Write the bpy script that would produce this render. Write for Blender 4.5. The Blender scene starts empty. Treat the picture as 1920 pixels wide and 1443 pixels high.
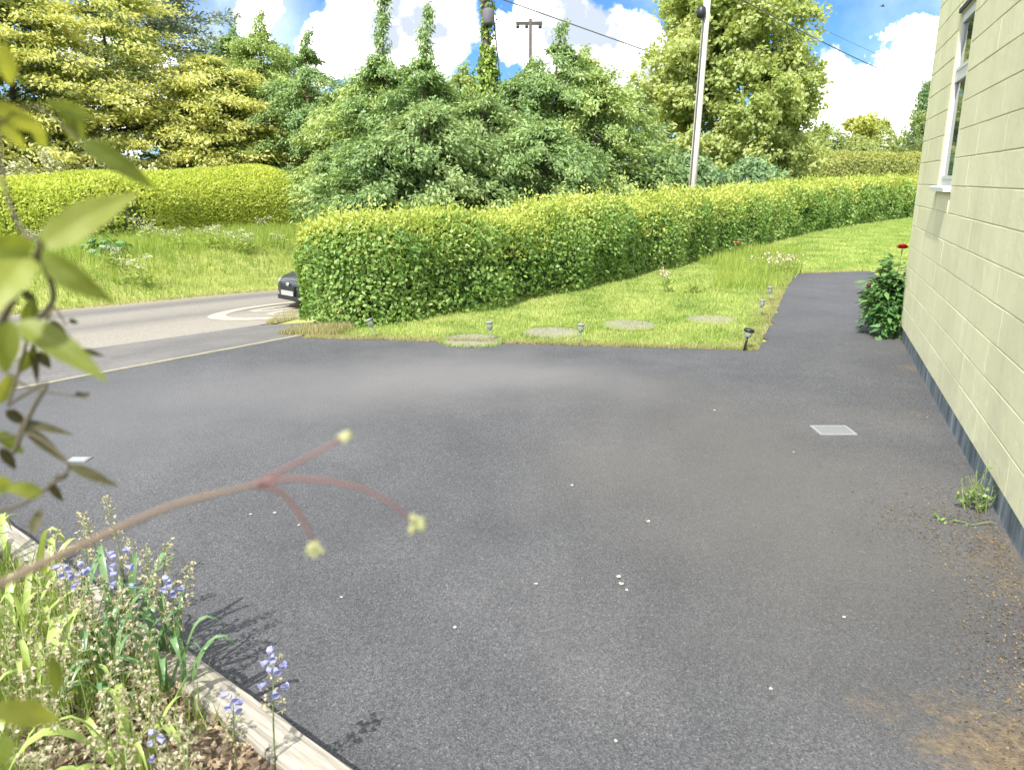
import bpy, math, random
import numpy as np
from mathutils import Vector, Matrix

sc = bpy.context.scene
COL = sc.collection
R = math.radians

# ------------------------------------------------------------------ camera
CAM_H, PITCH, FPX = 1.8, R(14.87), 1450.0
cam = bpy.data.cameras.new('camera')
cam.sensor_width = 36.0
cam.lens = 36.0 * FPX / 1920.0
cam.clip_start, cam.clip_end = 0.02, 6000.0
cam.dof.use_dof = True
cam.dof.focus_distance = 7.0
cam.dof.aperture_fstop = 5.8
camo = bpy.data.objects.new('camera', cam)
camo.location = (0, 0, CAM_H)
camo.rotation_euler = (math.pi / 2 - PITCH, 0, 0)
COL.objects.link(camo)
sc.camera = camo

CF = np.array([0, math.cos(PITCH), -math.sin(PITCH)])
CU = np.array([0, math.sin(PITCH), math.cos(PITCH)])
CR = np.array([1.0, 0, 0])
CC = np.array([0, 0, CAM_H])


def ray(x, y):
    return CR * (x - 960) / FPX - CU * (y - 721.5) / FPX + CF


def G(x, y, z=0.0):
    """point of the level z seen at photograph pixel x, y"""
    d = ray(x, y)
    return CC + d * ((z - CAM_H) / d[2])


def D(x, y, depth):
    """point at a forward distance"""
    return CC + ray(x, y) * depth


# ------------------------------------------------------------------ sky and sun
SUN_AZ, SUN_EL = R(-150), R(50)          # azimuth clockwise from +Y
world = bpy.data.worlds.new('World')
sc.world = world
world.use_nodes = True
nt = world.node_tree
nt.nodes.clear()
N = nt.nodes.new
Lk = nt.links.new
out = N('ShaderNodeOutputWorld')
bg = N('ShaderNodeBackground')
sky = N('ShaderNodeTexSky')
sky.sky_type = 'NISHITA'
sky.sun_disc = False
sky.sun_elevation = SUN_EL
sky.sun_rotation = SUN_AZ
sky.air_density = 1.0
sky.dust_density = 0.1
sky.ozone_density = 2.0
tc = N('ShaderNodeTexCoord')


def vmath(op, a, b=None):
    n = N('ShaderNodeVectorMath')
    n.operation = op
    for i, v in enumerate((a, b)):
        if v is None:
            continue
        if hasattr(v, 'is_output'):
            Lk(v, n.inputs[i])
        else:
            n.inputs[i].default_value = v
    return n


def fmath(op, a, b=None, clamp=False):
    n = N('ShaderNodeMath')
    n.operation = op
    n.use_clamp = clamp
    for i, v in enumerate((a, b)):
        if v is None:
            continue
        if hasattr(v, 'is_output'):
            Lk(v, n.inputs[i])
        else:
            n.inputs[i].default_value = v
    return n.outputs[0]


def wnoise(scale, detail, rough, vec):
    n = N('ShaderNodeTexNoise')
    n.inputs['Scale'].default_value = scale
    n.inputs['Detail'].default_value = detail
    n.inputs['Roughness'].default_value = rough
    Lk(vec, n.inputs['Vector'])
    return n


dirv = tc.outputs['Generated']
wob = wnoise(7.0, 7, 0.62, dirv)
wv = vmath('SUBTRACT', wob.outputs['Color'], (0.5, 0.5, 0.5))
ws = vmath('SCALE', wv.outputs[0])
ws.inputs['Scale'].default_value = 0.17
dd = vmath('ADD', dirv, ws.outputs[0])
# cumulus heaps: centre directions and angular radii in radians, with more added out of view
blobs = []
for (x, y, r) in [(640, 95, .042), (690, 60, .058), (760, 35, .066), (830, 50, .050), (725, 100, .050), (790, 95, .05),
                  (965, 90, .030), (1015, 60, .036), (1050, 100, .05), (1075, 40, .030), (1110, 90, .042), (1155, 75, .034), (1190, 120, .05),
                  (1735, 105, .038), (1670, 140, .036), (1580, 165, .036), (1700, 200, .055), (1610, 225, .046), (1545, 205, .032), (1760, 170, .05),
                  (470, 25, .035), (200, 160, .07)]:
    v = ray(x, y)
    blobs.append((v / np.linalg.norm(v), r))
rr = random.Random(5)
for k in range(36):  # unseen clouds, added in number to fill the shadows with white light
    az = R(42 + k * 7.9 + rr.uniform(-6, 6))
    el = R(rr.uniform(8, 80))
    blobs.append((np.array([math.sin(az) * math.cos(el), math.cos(az) * math.cos(el), math.sin(el)]), rr.uniform(.14, .30)))
acc = None
for c, r in blobs:
    dist = vmath('DISTANCE', dd.outputs[0], tuple(c)).outputs['Value']
    m = fmath('SUBTRACT', 1.0, fmath('DIVIDE', dist, r))
    acc = m if acc is None else fmath('MAXIMUM', acc, m)
cover = N('ShaderNodeMapRange')
cover.interpolation_type = 'SMOOTHSTEP'
Lk(acc, cover.inputs[0])
cover.inputs[1].default_value = -0.08
cover.inputs[2].default_value = 0.22
shn = wnoise(9.0, 5, 0.55, dirv)
shade = N('ShaderNodeMapRange')
Lk(shn.outputs['Fac'], shade.inputs[0])
shade.inputs[1].default_value = 0.44
shade.inputs[2].default_value = 0.66
ccol = N('ShaderNodeMixRGB')
Lk(shade.outputs[0], ccol.inputs[0])
ccol.inputs[1].default_value = (8.5, 8.4, 8.2, 1)
ccol.inputs[2].default_value = (1.75, 1.95, 2.25, 1)
thin = wnoise(3.0, 6, 0.6, dirv)
thinr = N('ShaderNodeMapRange')
Lk(thin.outputs['Fac'], thinr.inputs[0])
thinr.inputs[1].default_value = 0.5
thinr.inputs[2].default_value = 0.8
thinr.inputs[4].default_value = 0.28
covall = fmath('MAXIMUM', cover.outputs[0], thinr.outputs[0])
skyg = N('ShaderNodeMixRGB')
skyg.blend_type = 'MULTIPLY'
skyg.inputs[0].default_value = 1.0
Lk(sky.outputs[0], skyg.inputs[1])
skyg.inputs[2].default_value = (0.15, 0.25, 0.375, 1)
mixc = N('ShaderNodeMixRGB')
Lk(covall, mixc.inputs[0])
Lk(skyg.outputs[0], mixc.inputs[1])
Lk(ccol.outputs[0], mixc.inputs[2])
Lk(mixc.outputs[0], bg.inputs[0])
bg.inputs[1].default_value = 0.15
Lk(bg.outputs[0], out.inputs[0])
world.cycles.sampling_method = 'MANUAL'
world.cycles.sample_map_resolution = 512

sl = bpy.data.lights.new('sun', 'SUN')
sl.energy = 2.9
sl.angle = R(0.53)
sl.color = (1.0, 0.95, 0.86)
so = bpy.data.objects.new('sun', sl)
sdir = Vector((math.sin(SUN_AZ) * math.cos(SUN_EL), math.cos(SUN_AZ) * math.cos(SUN_EL), math.sin(SUN_EL)))
so.rotation_euler = sdir.to_track_quat('Z', 'Y').to_euler()
so.location = (0, 0, 30)
COL.objects.link(so)

sc.view_settings.view_transform = 'Standard'
sc.view_settings.look = 'None'
sc.view_settings.gamma = 1.0
sc.view_settings.exposure = 1.55
sc.view_settings.use_curve_mapping = False
sc.render.engine = 'CYCLES'
sc.cycles.max_bounces = 6
sc.cycles.transparent_max_bounces = 6
sc.cycles.use_denoising = True

rng = np.random.default_rng(11)

# ------------------------------------------------------------------ helpers


def mesh_obj(name, verts, faces, mat=None, parent=None, loc=None, smooth=False):
    me = bpy.data.meshes.new(name)
    me.from_pydata([tuple(map(float, v)) for v in verts], [], [tuple(map(int, f)) for f in faces])
    if smooth:
        me.polygons.foreach_set('use_smooth', [True] * len(me.polygons))
    me.update()
    if mat is not None:
        me.materials.append(mat)
    return link(name, me, parent, loc)


def link(name, me, parent=None, loc=None):
    o = bpy.data.objects.new(name, me)
    COL.objects.link(o)
    if loc is not None:
        o.location = tuple(map(float, loc))
    if parent is not None:
        o.parent = parent
    return o


def quads_obj(name, V, mat, parent=None, loc=None, n=4):
    """V: (k, n, 3) -> k separate n-gons, fast"""
    k = V.shape[0]
    me = bpy.data.meshes.new(name)
    me.vertices.add(k * n)
    me.vertices.foreach_set('co', V.reshape(-1).astype(np.float32))
    me.loops.add(k * n)
    me.loops.foreach_set('vertex_index', np.arange(k * n, dtype=np.int32))
    me.polygons.add(k)
    me.polygons.foreach_set('loop_start', np.arange(0, k * n, n, dtype=np.int32))
    me.update(calc_edges=True)
    me.validate()
    me.materials.append(mat)
    return link(name, me, parent, loc)


def tag(o, label=None, cat=None, group=None, kind=None):
    if label:
        o['label'] = label
    if cat:
        o['category'] = cat
    if group:
        o['group'] = group
    if kind:
        o['kind'] = kind
    return o


def thing(name, label, cat, loc=(0, 0, 0), group=None, rz=0.0):
    o = bpy.data.objects.new(name, None)
    o.empty_display_size = 0.1
    COL.objects.link(o)
    o.location = tuple(map(float, loc))
    o.rotation_euler = (0, 0, rz)
    return tag(o, label, cat, group)


def copy_thing(src, loc=None, rz=None, scale=None, label=None, group=None):
    c = src.copy()
    COL.objects.link(c)
    if loc is not None:
        c.location = tuple(map(float, loc))
    if rz is not None:
        c.rotation_euler = (c.rotation_euler[0], c.rotation_euler[1], rz)
    if scale is not None:
        c.scale = (scale,) * 3
    if label:
        c['label'] = label
    if group:
        c['group'] = group
    for ch in list(src.children):
        d = ch.copy()
        COL.objects.link(d)
        d.parent = c
        for g in list(ch.children):
            e = g.copy()
            COL.objects.link(e)
            e.parent = d
    return c


def nrm(a):
    a = np.asarray(a, float)
    return a / np.maximum(np.linalg.norm(a, axis=-1, keepdims=True), 1e-9)


def tube(path, radii, sides=8, cap=True):
    path = np.asarray(path, float)
    k = len(path)
    radii = np.broadcast_to(np.asarray(radii, float), (k,))
    T = np.gradient(path, axis=0)
    T = nrm(T)
    V, F = [], []
    ref = np.array([0, 0, 1.0]) if abs(T[0][2]) < .9 else np.array([1.0, 0, 0])
    a = nrm(np.cross(T[0], ref))
    for i in range(k):
        a = nrm(a - T[i] * (a @ T[i]))
        b = np.cross(T[i], a)
        for j in range(sides):
            t = 2 * math.pi * j / sides
            V.append(path[i] + radii[i] * (math.cos(t) * a + math.sin(t) * b))
    for i in range(k - 1):
        for j in range(sides):
            j2 = (j + 1) % sides
            F.append((i * sides + j, i * sides + j2, (i + 1) * sides + j2, (i + 1) * sides + j))
    if cap:
        F.append(tuple(range(sides - 1, -1, -1)))
        F.append(tuple((k - 1) * sides + j for j in range(sides)))
    return V, F


def join(parts):
    V, F = [], []
    for v, f in parts:
        o = len(V)
        V += [tuple(p) for p in v]
        F += [tuple(i + o for i in q) for q in f]
    return V, F


def lathe(profile, sides=20, axis_pt=(0, 0, 0)):
    V, F = [], []
    for (r, z) in profile:
        for j in range(sides):
            t = 2 * math.pi * j / sides
            V.append((axis_pt[0] + r * math.cos(t), axis_pt[1] + r * math.sin(t), axis_pt[2] + z))
    for i in range(len(profile) - 1):
        for j in range(sides):
            j2 = (j + 1) % sides
            F.append((i * sides + j, i * sides + j2, (i + 1) * sides + j2, (i + 1) * sides + j))
    F.append(tuple(range(sides - 1, -1, -1)))
    F.append(tuple((len(profile) - 1) * sides + j for j in range(sides)))
    return V, F


def box(x0, x1, y0, y1, z0, z1, ch=0.0):
    V = [(x0, y0, z0), (x1, y0, z0), (x1, y1, z0), (x0, y1, z0), (x0, y0, z1), (x1, y0, z1), (x1, y1, z1), (x0, y1, z1)]
    F = [(0, 3, 2, 1), (4, 5, 6, 7), (0, 1, 5, 4), (1, 2, 6, 5), (2, 3, 7, 6), (3, 0, 4, 7)]
    return V, F


def smooth_path(pts, n=24):
    """Catmull-Rom through the points"""
    p = np.asarray(pts, float)
    p = np.vstack([2 * p[0] - p[1], p, 2 * p[-1] - p[-2]])
    outp = []
    segs = len(p) - 3
    for s in range(segs):
        m = max(2, n // segs)
        for i in range(m):
            t = i / m
            a, b, c, d = p[s], p[s + 1], p[s + 2], p[s + 3]
            outp.append(.5 * ((2 * b) + (-a + c) * t + (2 * a - 5 * b + 4 * c - d) * t ** 2 + (-a + 3 * b - 3 * c + d) * t ** 3))
    outp.append(p[-2])
    return np.array(outp)


_K = [(rng.normal(size=(6, 3)), rng.uniform(0, 6.28, 6)) for _ in range(12)]


def lump(P, freq, seed=0):
    k, ph = _K[seed % 12]
    s = 0
    for i in range(6):
        s = s + np.sin((P @ k[i]) * freq + ph[i])
    return s / 6.0 * 1.6


def leaves(P, Nv, L, W, axis=None, ax_rand=0.6, n_rand=0.5, fold=0.18):
    """diamond leaves at P with blade normal about Nv and midrib about axis -> (k,4,3)"""
    k = len(P)
    n = nrm(Nv + rng.normal(size=(k, 3)) * n_rand)
    a = rng.normal(size=(k, 3)) if axis is None else nrm(axis) + rng.normal(size=(k, 3)) * ax_rand
    a = nrm(a - n * np.sum(a * n, 1, keepdims=True))
    s = np.cross(n, a)
    L = (np.ones(k) * L * rng.uniform(.7, 1.25, k))[:, None]
    W = (np.ones(k) * W * rng.uniform(.75, 1.2, k))[:, None]
    V = np.empty((k, 4, 3))
    V[:, 0] = P
    V[:, 1] = P + a * L * .45 + s * W * .5 + n * W * fold
    V[:, 2] = P + a * L
    V[:, 3] = P + a * L * .45 - s * W * .5 + n * W * fold
    return V


def blades(P, h, w, lean=0.35, up=None):
    """grass blades, one triangle each -> (k,3,3)"""
    k = len(P)
    t = rng.uniform(0, 6.283, k)
    s = np.stack([np.cos(t), np.sin(t), np.zeros(k)], 1)
    t2 = rng.uniform(0, 6.283, k)
    h = (np.ones(k) * h * rng.uniform(.55, 1.3, k))[:, None]
    ln = np.abs(rng.normal(size=k) * lean)[:, None]
    tip = np.stack([np.cos(t2), np.sin(t2), np.zeros(k)], 1) * ln + np.array([0, 0, 1.0])
    tip = nrm(tip)
    V = np.empty((k, 3, 3))
    w = (np.ones(k) * w)[:, None]
    V[:, 0] = P - s * w * .5
    V[:, 1] = P + s * w * .5
    V[:, 2] = P + tip * h
    return V


# ------------------------------------------------------------------ materials


def new_mat(name):
    m = bpy.data.materials.new(name)
    m.use_nodes = True
    t = m.node_tree
    return m, t, t.nodes['Principled BSDF'], t.nodes['Material Output']


def node(t, kind, **kw):
    n = t.nodes.new(kind)
    for k, v in kw.items():
        if k.startswith('i_'):
            key = k[2:].replace('_', ' ')
            n.inputs[key].default_value = v
        else:
            setattr(n, k, v)
    return n


def noise(t, vec, scale, detail=4, rough=.55):
    n = node(t, 'ShaderNodeTexNoise')
    n.inputs['Scale'].default_value = scale
    n.inputs['Detail'].default_value = detail
    n.inputs['Roughness'].default_value = rough
    if vec is not None:
        t.links.new(vec, n.inputs['Vector'])
    return n


def ramp(t, fac, stops):
    r = node(t, 'ShaderNodeValToRGB')
    el = r.color_ramp.elements
    while len(el) > 1:
        el.remove(el[-1])
    for i, (p, c) in enumerate(stops):
        e = el[0] if i == 0 else el.new(p)
        e.position = p
        e.color = (*c, 1) if len(c) == 3 else c
    t.links.new(fac, r.inputs[0])
    return r.outputs[0]


def mixc_(t, fac, a, b, mode='MIX'):
    m = node(t, 'ShaderNodeMixRGB', blend_type=mode)
    for i, v in enumerate((fac, a, b)):
        if hasattr(v, 'is_output'):
            t.links.new(v, m.inputs[i])
        elif i == 0:
            m.inputs[0].default_value = v
        else:
            m.inputs[i].default_value = (*v, 1)
    return m.outputs[0]


def maprange(t, v, a, b, c=0.0, d=1.0):
    m = node(t, 'ShaderNodeMapRange')
    t.links.new(v, m.inputs[0])
    for i, q in zip((1, 2, 3, 4), (a, b, c, d)):
        m.inputs[i].default_value = q
    return m.outputs[0]


def bump(t, h, bsdf, strength=.4, dist=.01):
    b = node(t, 'ShaderNodeBump')
    b.inputs['Strength'].default_value = strength
    b.inputs['Distance'].default_value = dist
    t.links.new(h, b.inputs['Height'])
    t.links.new(b.outputs[0], bsdf.inputs['Normal'])


def objvec(t):
    return node(t, 'ShaderNodeTexCoord').outputs['Object']


def leaf_mat(name, cols, transl=.35, rough=.5, clump=.8, tint=None, spec=.3, cw=.4):
    """cols: dark, mid, light natural leaf colours; every leaf takes its own"""
    m, t, b, o = new_mat(name)
    g = node(t, 'ShaderNodeNewGeometry')
    n = noise(t, objvec(t), clump, 3)
    f = node(t, 'ShaderNodeMath', operation='MULTIPLY_ADD')
    t.links.new(g.outputs['Random Per Island'], f.inputs[0])
    f.inputs[1].default_value = 1 - cw
    t.links.new(maprange(t, n.outputs['Fac'], .32, .68, 0.0, cw), f.inputs[2])
    c = ramp(t, f.outputs[0], [(0.05, cols[0]), (.5, cols[1]), (.95, cols[2])])
    t.links.new(c, b.inputs['Base Color'])
    b.inputs['Roughness'].default_value = rough
    b.inputs['Specular IOR Level'].default_value = spec
    tr = node(t, 'ShaderNodeBsdfTranslucent')
    tcol = mixc_(t, 1.0, c, tint or (1.15, 1.1, .55), 'MULTIPLY')
    t.links.new(tcol, tr.inputs['Color'])
    mx = node(t, 'ShaderNodeMixShader')
    mx.inputs[0].default_value = transl
    t.links.new(b.outputs[0], mx.inputs[1])
    t.links.new(tr.outputs[0], mx.inputs[2])
    t.links.new(mx.outputs[0], o.inputs['Surface'])
    return m


def plain(name, col, rough=.6, metal=0.0, var=.12, scale=6, spec=.4, bmp=0.0):
    m, t, b, o = new_mat(name)
    n = noise(t, objvec(t), scale, 5, .6)
    c = mixc_(t, n.outputs['Fac'], tuple(x * (1 - var) for x in col), tuple(min(1, x * (1 + var)) for x in col))
    t.links.new(c, b.inputs['Base Color'])
    b.inputs['Roughness'].default_value = rough
    b.inputs['Metallic'].default_value = metal
    b.inputs['Specular IOR Level'].default_value = spec
    if bmp:
        n2 = noise(t, objvec(t), scale * 6, 5, .6)
        bump(t, n2.outputs['Fac'], b, bmp, .004)
    return m


M = {}
# tarmac of the drive
m, t, b, o = new_mat('drive_tarmac')
v = objvec(t)
vor = node(t, 'ShaderNodeTexVoronoi')
vor.inputs['Scale'].default_value = 150
t.links.new(v, vor.inputs['Vector'])
chip = ramp(t, vor.outputs['Color'], [(0.0, (.018, .019, .023)), (.35, (.046, .0475, .052)), (.6, (.066, .068, .073)), (.86, (.10, .101, .106)), (1.0, (.19, .185, .18))])
grit = noise(t, v, 60, 4, .7)
chip = mixc_(t, .28, chip, ramp(t, grit.outputs['Fac'], [(.35, (.034, .035, .036)), (.7, (.105, .105, .107))]))
big = noise(t, v, .55, 4, .6)
worn = mixc_(t, 1.0, chip, ramp(t, big.outputs['Fac'], [(.32, (.96, .97, 1.01)), (.5, (1.18, 1.19, 1.22)), (.68, (1.44, 1.43, 1.44))]), 'MULTIPLY')
med = noise(t, v, 2.3, 5, .6)
worn = mixc_(t, 1.0, worn, ramp(t, med.outputs['Fac'], [(.35, (.93, .93, .93)), (.65, (1.07, 1.07, 1.07))]), 'MULTIPLY')
# dry dusty wear where cars turn in: broad patches with soft edges
sep = node(t, 'ShaderNodeSeparateXYZ')
wobn = noise(t, v, .6, 4, .55)
wadd = node(t, 'ShaderNodeVectorMath', operation='MULTIPLY_ADD')
t.links.new(wobn.outputs['Color'], wadd.inputs[0])
wadd.inputs[1].default_value = (3.4, 2.2, 0)
t.links.new(v, wadd.inputs[2])
def patch(cx, cy, rx, ry, e0, e1, amt):
    mp = node(t, 'ShaderNodeMapping')
    mp.vector_type = 'POINT'
    mp.inputs['Location'].default_value = (-(cx + 1.7) / rx, -(cy + 1.1) / ry, 0)
    mp.inputs['Scale'].default_value = (1 / rx, 1 / ry, 0)
    t.links.new(wadd.outputs[0], mp.inputs['Vector'])
    ln = node(t, 'ShaderNodeVectorMath', operation='LENGTH')
    t.links.new(mp.outputs[0], ln.inputs[0])
    return maprange(t, ln.outputs['Value'], e0, e1, amt, 0.0)
worn = mixc_(t, patch(-.6, 7.0, 2.5, 1.15, .25, 1.15, .75), worn, (.145, .142, .143))
worn = mixc_(t, patch(1.6, 4.6, 1.5, 2.2, .3, 1.25, .5), worn, (.118, .112, .102))
worn = mixc_(t, patch(-2.6, 6.2, 1.6, 1.6, .3, 1.2, .5), worn, (.112, .115, .122))
# moss and leaf dust along the house side
t.links.new(v, sep.inputs[0])
mossn = noise(t, v, 1.3, 6, .68)
moss2 = noise(t, v, 26, 4, .7)
# distance from the wall line
WA = R(20.6)
dp = node(t, 'ShaderNodeVectorMath', operation='DOT_PRODUCT')
t.links.new(v, dp.inputs[0])
WN = np.array([-math.cos(WA), math.sin(WA), 0.0])
WP = np.array([3.454, 6.222, 0.0]) * (CAM_H / 1.7)
dp.inputs[1].default_value = tuple(WN)
wd = node(t, 'ShaderNodeMath', operation='SUBTRACT')
t.links.new(dp.outputs['Value'], wd.inputs[0])
wd.inputs[1].default_value = float(WN @ WP)
near0 = maprange(t, wd.outputs[0], .0, 1.3, .10, -.16)
al_ = node(t, 'ShaderNodeVectorMath', operation='DOT_PRODUCT')
t.links.new(v, al_.inputs[0])
al_.inputs[1].default_value = (math.sin(WA), math.cos(WA), 0)
near1 = maprange(t, al_.outputs['Value'], 1.9, 4.2, .36, 0.0)
nsum = node(t, 'ShaderNodeMath', operation='ADD')
t.links.new(near0, nsum.inputs[0])
n1f = node(t, 'ShaderNodeMath', operation='MULTIPLY')
t.links.new(near1, n1f.inputs[0])
t.links.new(maprange(t, wd.outputs[0], .40, .95, 1.0, 0.0), n1f.inputs[1])
t.links.new(n1f.outputs[0], nsum.inputs[1])
near = nsum.outputs[0]
ms = node(t, 'ShaderNodeMath', operation='ADD')
t.links.new(near, ms.inputs[0])
t.links.new(mossn.outputs['Fac'], ms.inputs[1])
ms2 = node(t, 'ShaderNodeMath', operation='MULTIPLY_ADD')
t.links.new(moss2.outputs['Fac'], ms2.inputs[0])
ms2.inputs[1].default_value = .35
t.links.new(ms.outputs[0], ms2.inputs[2])
mossf = maprange(t, ms2.outputs[0], .80, 1.0, 0.0, .8)
mosscol = ramp(t, moss2.outputs['Fac'], [(.3, (.075, .055, .036)), (.55, (.16, .12, .072)), (.75, (.25, .205, .12))])
worn = mixc_(t, mossf, worn, mosscol)
t.links.new(worn, b.inputs['Base Color'])
b.inputs['Roughness'].default_value = .8
b.inputs['Specular IOR Level'].default_value = .35
bump(t, vor.outputs['Distance'], b, .7, .006)
M['drive'] = m


def tarmac(name, dark, light, scale=70):
    m, t, b, o = new_mat(name)
    v = objvec(t)
    vor = node(t, 'ShaderNodeTexVoronoi')
    vor.inputs['Scale'].default_value = scale
    t.links.new(v, vor.inputs['Vector'])
    c = mixc_(t, vor.outputs['Color'], dark, light)
    big = noise(t, v, 1.1, 5, .6)
    c = mixc_(t, 1.0, c, ramp(t, big.outputs['Fac'], [(.35, (.82, .82, .84)), (.65, (1.15, 1.14, 1.12))]), 'MULTIPLY')
    t.links.new(c, b.inputs['Base Color'])
    b.inputs['Roughness'].default_value = .85
    bump(t, vor.outputs['Distance'], b, .5, .006)
    return m


M['apron'] = tarmac('apron_tarmac', (.075, .074, .074), (.15, .145, .14))
# road: worn chippings, wheel tracks along it (UV: u across, v along)
m, t, b, o = new_mat('road_chippings')
uv = node(t, 'ShaderNodeUVMap')
v = objvec(t)
vor = node(t, 'ShaderNodeTexVoronoi')
vor.inputs['Scale'].default_value = 60
t.links.new(v, vor.inputs['Vector'])
sep = node(t, 'ShaderNodeSeparateXYZ')
t.links.new(uv.outputs[0], sep.inputs[0])
wn = noise(t, v, .8, 4)
ad = node(t, 'ShaderNodeMath', operation='MULTIPLY_ADD')
t.links.new(wn.outputs['Fac'], ad.inputs[0])
ad.inputs[1].default_value = .12
t.links.new(sep.outputs[0], ad.inputs[2])
band = ramp(t, ad.outputs[0], [(.0, (.20, .185, .155)), (.10, (.22, .205, .175)), (.30, (.205, .19, .162)), (.42, (.13, .123, .113)), (.52, (.178, .166, .145)), (.66, (.19, .178, .156)), (.80, (.11, .106, .10)), (.92, (.14, .133, .12)), (1.0, (.20, .18, .135))])
c = mixc_(t, 1.0, band, ramp(t, vor.outputs['Color'], [(0, (.78, .78, .78)), (1, (1.2, 1.2, 1.2))]), 'MULTIPLY')
t.links.new(c, b.inputs['Base Color'])
b.inputs['Roughness'].default_value = .85
bump(t, vor.outputs['Distance'], b, .4, .006)
M['road'] = m
M['paint'] = plain('worn_road_paint', (.34, .315, .25), .75, var=.28, scale=22)
M['kerb'] = plain('pale_edging', (.215, .205, .155), .85, var=.25, scale=9, bmp=.3)

# ground under the grass
m, t, b, o = new_mat('turf_soil')
v = objvec(t)
n1 = noise(t, v, 1.2, 6, .65)
n2 = noise(t, v, 22, 4, .7)
c = ramp(t, n1.outputs['Fac'], [(.3, (.16, .20, .05)), (.5, (.25, .28, .08)), (.7, (.34, .33, .13))])
c = mixc_(t, 1.0, c, ramp(t, n2.outputs['Fac'], [(.3, (.6, .6, .6)), (.7, (1.3, 1.3, 1.3))]), 'MULTIPLY')
t.links.new(c, b.inputs['Base Color'])
b.inputs['Roughness'].default_value = .95
b.inputs['Specular IOR Level'].default_value = .1
bump(t, n2.outputs['Fac'], b, .5, .02)
M['turf'] = m

# painted blockwork
m, t, b, o = new_mat('cream_masonry_paint')
v = node(t, 'ShaderNodeNewGeometry').outputs['Position']
n1 = noise(t, v, 1.6, 5, .6)
n2 = noise(t, v, 45, 5, .65)
c = ramp(t, n1.outputs['Fac'], [(.3, (.53, .525, .345)), (.5, (.58, .575, .38)), (.7, (.61, .605, .41))])
oi = node(t, 'ShaderNodeObjectInfo')
c = mixc_(t, 1.0, c, ramp(t, oi.outputs['Random'], [(0, (.955, .955, .95)), (1, (1.03, 1.03, 1.03))]), 'MULTIPLY')
c = mixc_(t, maprange(t, n2.outputs['Fac'], .66, .78, 0, .35), c, (.33, .33, .22))
mp = node(t, 'ShaderNodeMapping')
mp.inputs['Scale'].default_value = (9, 9, .5)
t.links.new(v, mp.inputs['Vector'])
stk = noise(t, mp.outputs[0], 1.0, 5, .65)
c = mixc_(t, maprange(t, stk.outputs['Fac'], .5, .75, 0, .34), c, (.40, .41, .30))
sz_ = node(t, 'ShaderNodeSeparateXYZ')
t.links.new(v, sz_.inputs[0])
spl = node(t, 'ShaderNodeMath', operation='MULTIPLY')
t.links.new(maprange(t, sz_.outputs[2], .17, .75, 1.0, 0.0), spl.inputs[0])
t.links.new(maprange(t, noise(t, v, 7, 6, .7).outputs['Fac'], .42, .68, 0, .5), spl.inputs[1])
c = mixc_(t, spl.outputs[0], c, (.40, .40, .29))
t.links.new(c, b.inputs['Base Color'])
b.inputs['Roughness'].default_value = .75
b.inputs['Specular IOR Level'].default_value = .25
n3 = noise(t, v, 14, 3, .5)
bb = node(t, 'ShaderNodeMath', operation='MULTIPLY_ADD')
t.links.new(n3.outputs['Fac'], bb.inputs[0])
bb.inputs[1].default_value = 1.5
t.links.new(n2.outputs['Fac'], bb.inputs[2])
bump(t, bb.outputs[0], b, .35, .006)
M['wall'] = m
M['mortar'] = plain('cream_painted_joint', (.47, .46, .30), .85, var=.15, scale=14, bmp=.3)
m, t, b, o = new_mat('blue_grey_plinth_paint')
v = objvec(t)
mp = node(t, 'ShaderNodeMapping')
mp.inputs['Scale'].default_value = (5, 5, .9)
t.links.new(v, mp.inputs['Vector'])
n1 = noise(t, mp.outputs[0], 1.6, 6, .7)
c = ramp(t, n1.outputs['Fac'], [(.3, (.04, .055, .065)), (.46, (.10, .13, .15)), (.57, (.18, .215, .235)), (.7, (.34, .37, .38))])
t.links.new(c, b.inputs['Base Color'])
b.inputs['Roughness'].default_value = .7
bump(t, n1.outputs['Fac'], b, .5, .01)
M['plinth'] = m
M['upvc'] = plain('white_plastic', (.50, .52, .53), .35, var=.03)
M['head_shade'] = plain('window_head_shade', (.02, .02, .022), .6)  # shade under the window head, put into a black colour
m, t, b, o = new_mat('window_glass')
b.inputs['Base Color'].default_value = (.03, .04, .05, 1)
b.inputs['Roughness'].default_value = .03
b.inputs['Specular IOR Level'].default_value = .8
M['glass'] = m
m, t, b, o = new_mat('lamp_clear_plastic')
b.inputs['Base Color'].default_value = (.55, .60, .58, 1)
b.inputs['Roughness'].default_value = .08
b.inputs['Transmission Weight'].default_value = .75
b.inputs['IOR'].default_value = 1.25
M['clear'] = m
M['black'] = plain('black_plastic', (.018, .019, .021), .4)
M['steel'] = plain('brushed_steel', (.55, .56, .57), .35, metal=.9)
M['lampcap'] = plain('grey_lamp_cap', (.20, .21, .20), .5)
M['slate'] = plain('roof_slate', (.10, .105, .12), .7, var=.25, scale=5)
M['slab'] = plain('grey_stepping_slab', (.20, .19, .145), .9, var=.35, scale=7, bmp=.4)
M['cover'] = plain('galvanised_cover', (.17, .178, .185), .65, metal=0, var=.15, scale=14, bmp=.2)
M['coverpale'] = plain('bare_metal_cover', (.24, .255, .262), .65, metal=0, var=.1, scale=12)
M['petal'] = plain('fallen_petal', (.50, .45, .36), .8, var=.15)
M['concrete'] = plain('pale_concrete', (.42, .41, .38), .9, var=.25, scale=8, bmp=.4)
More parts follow.
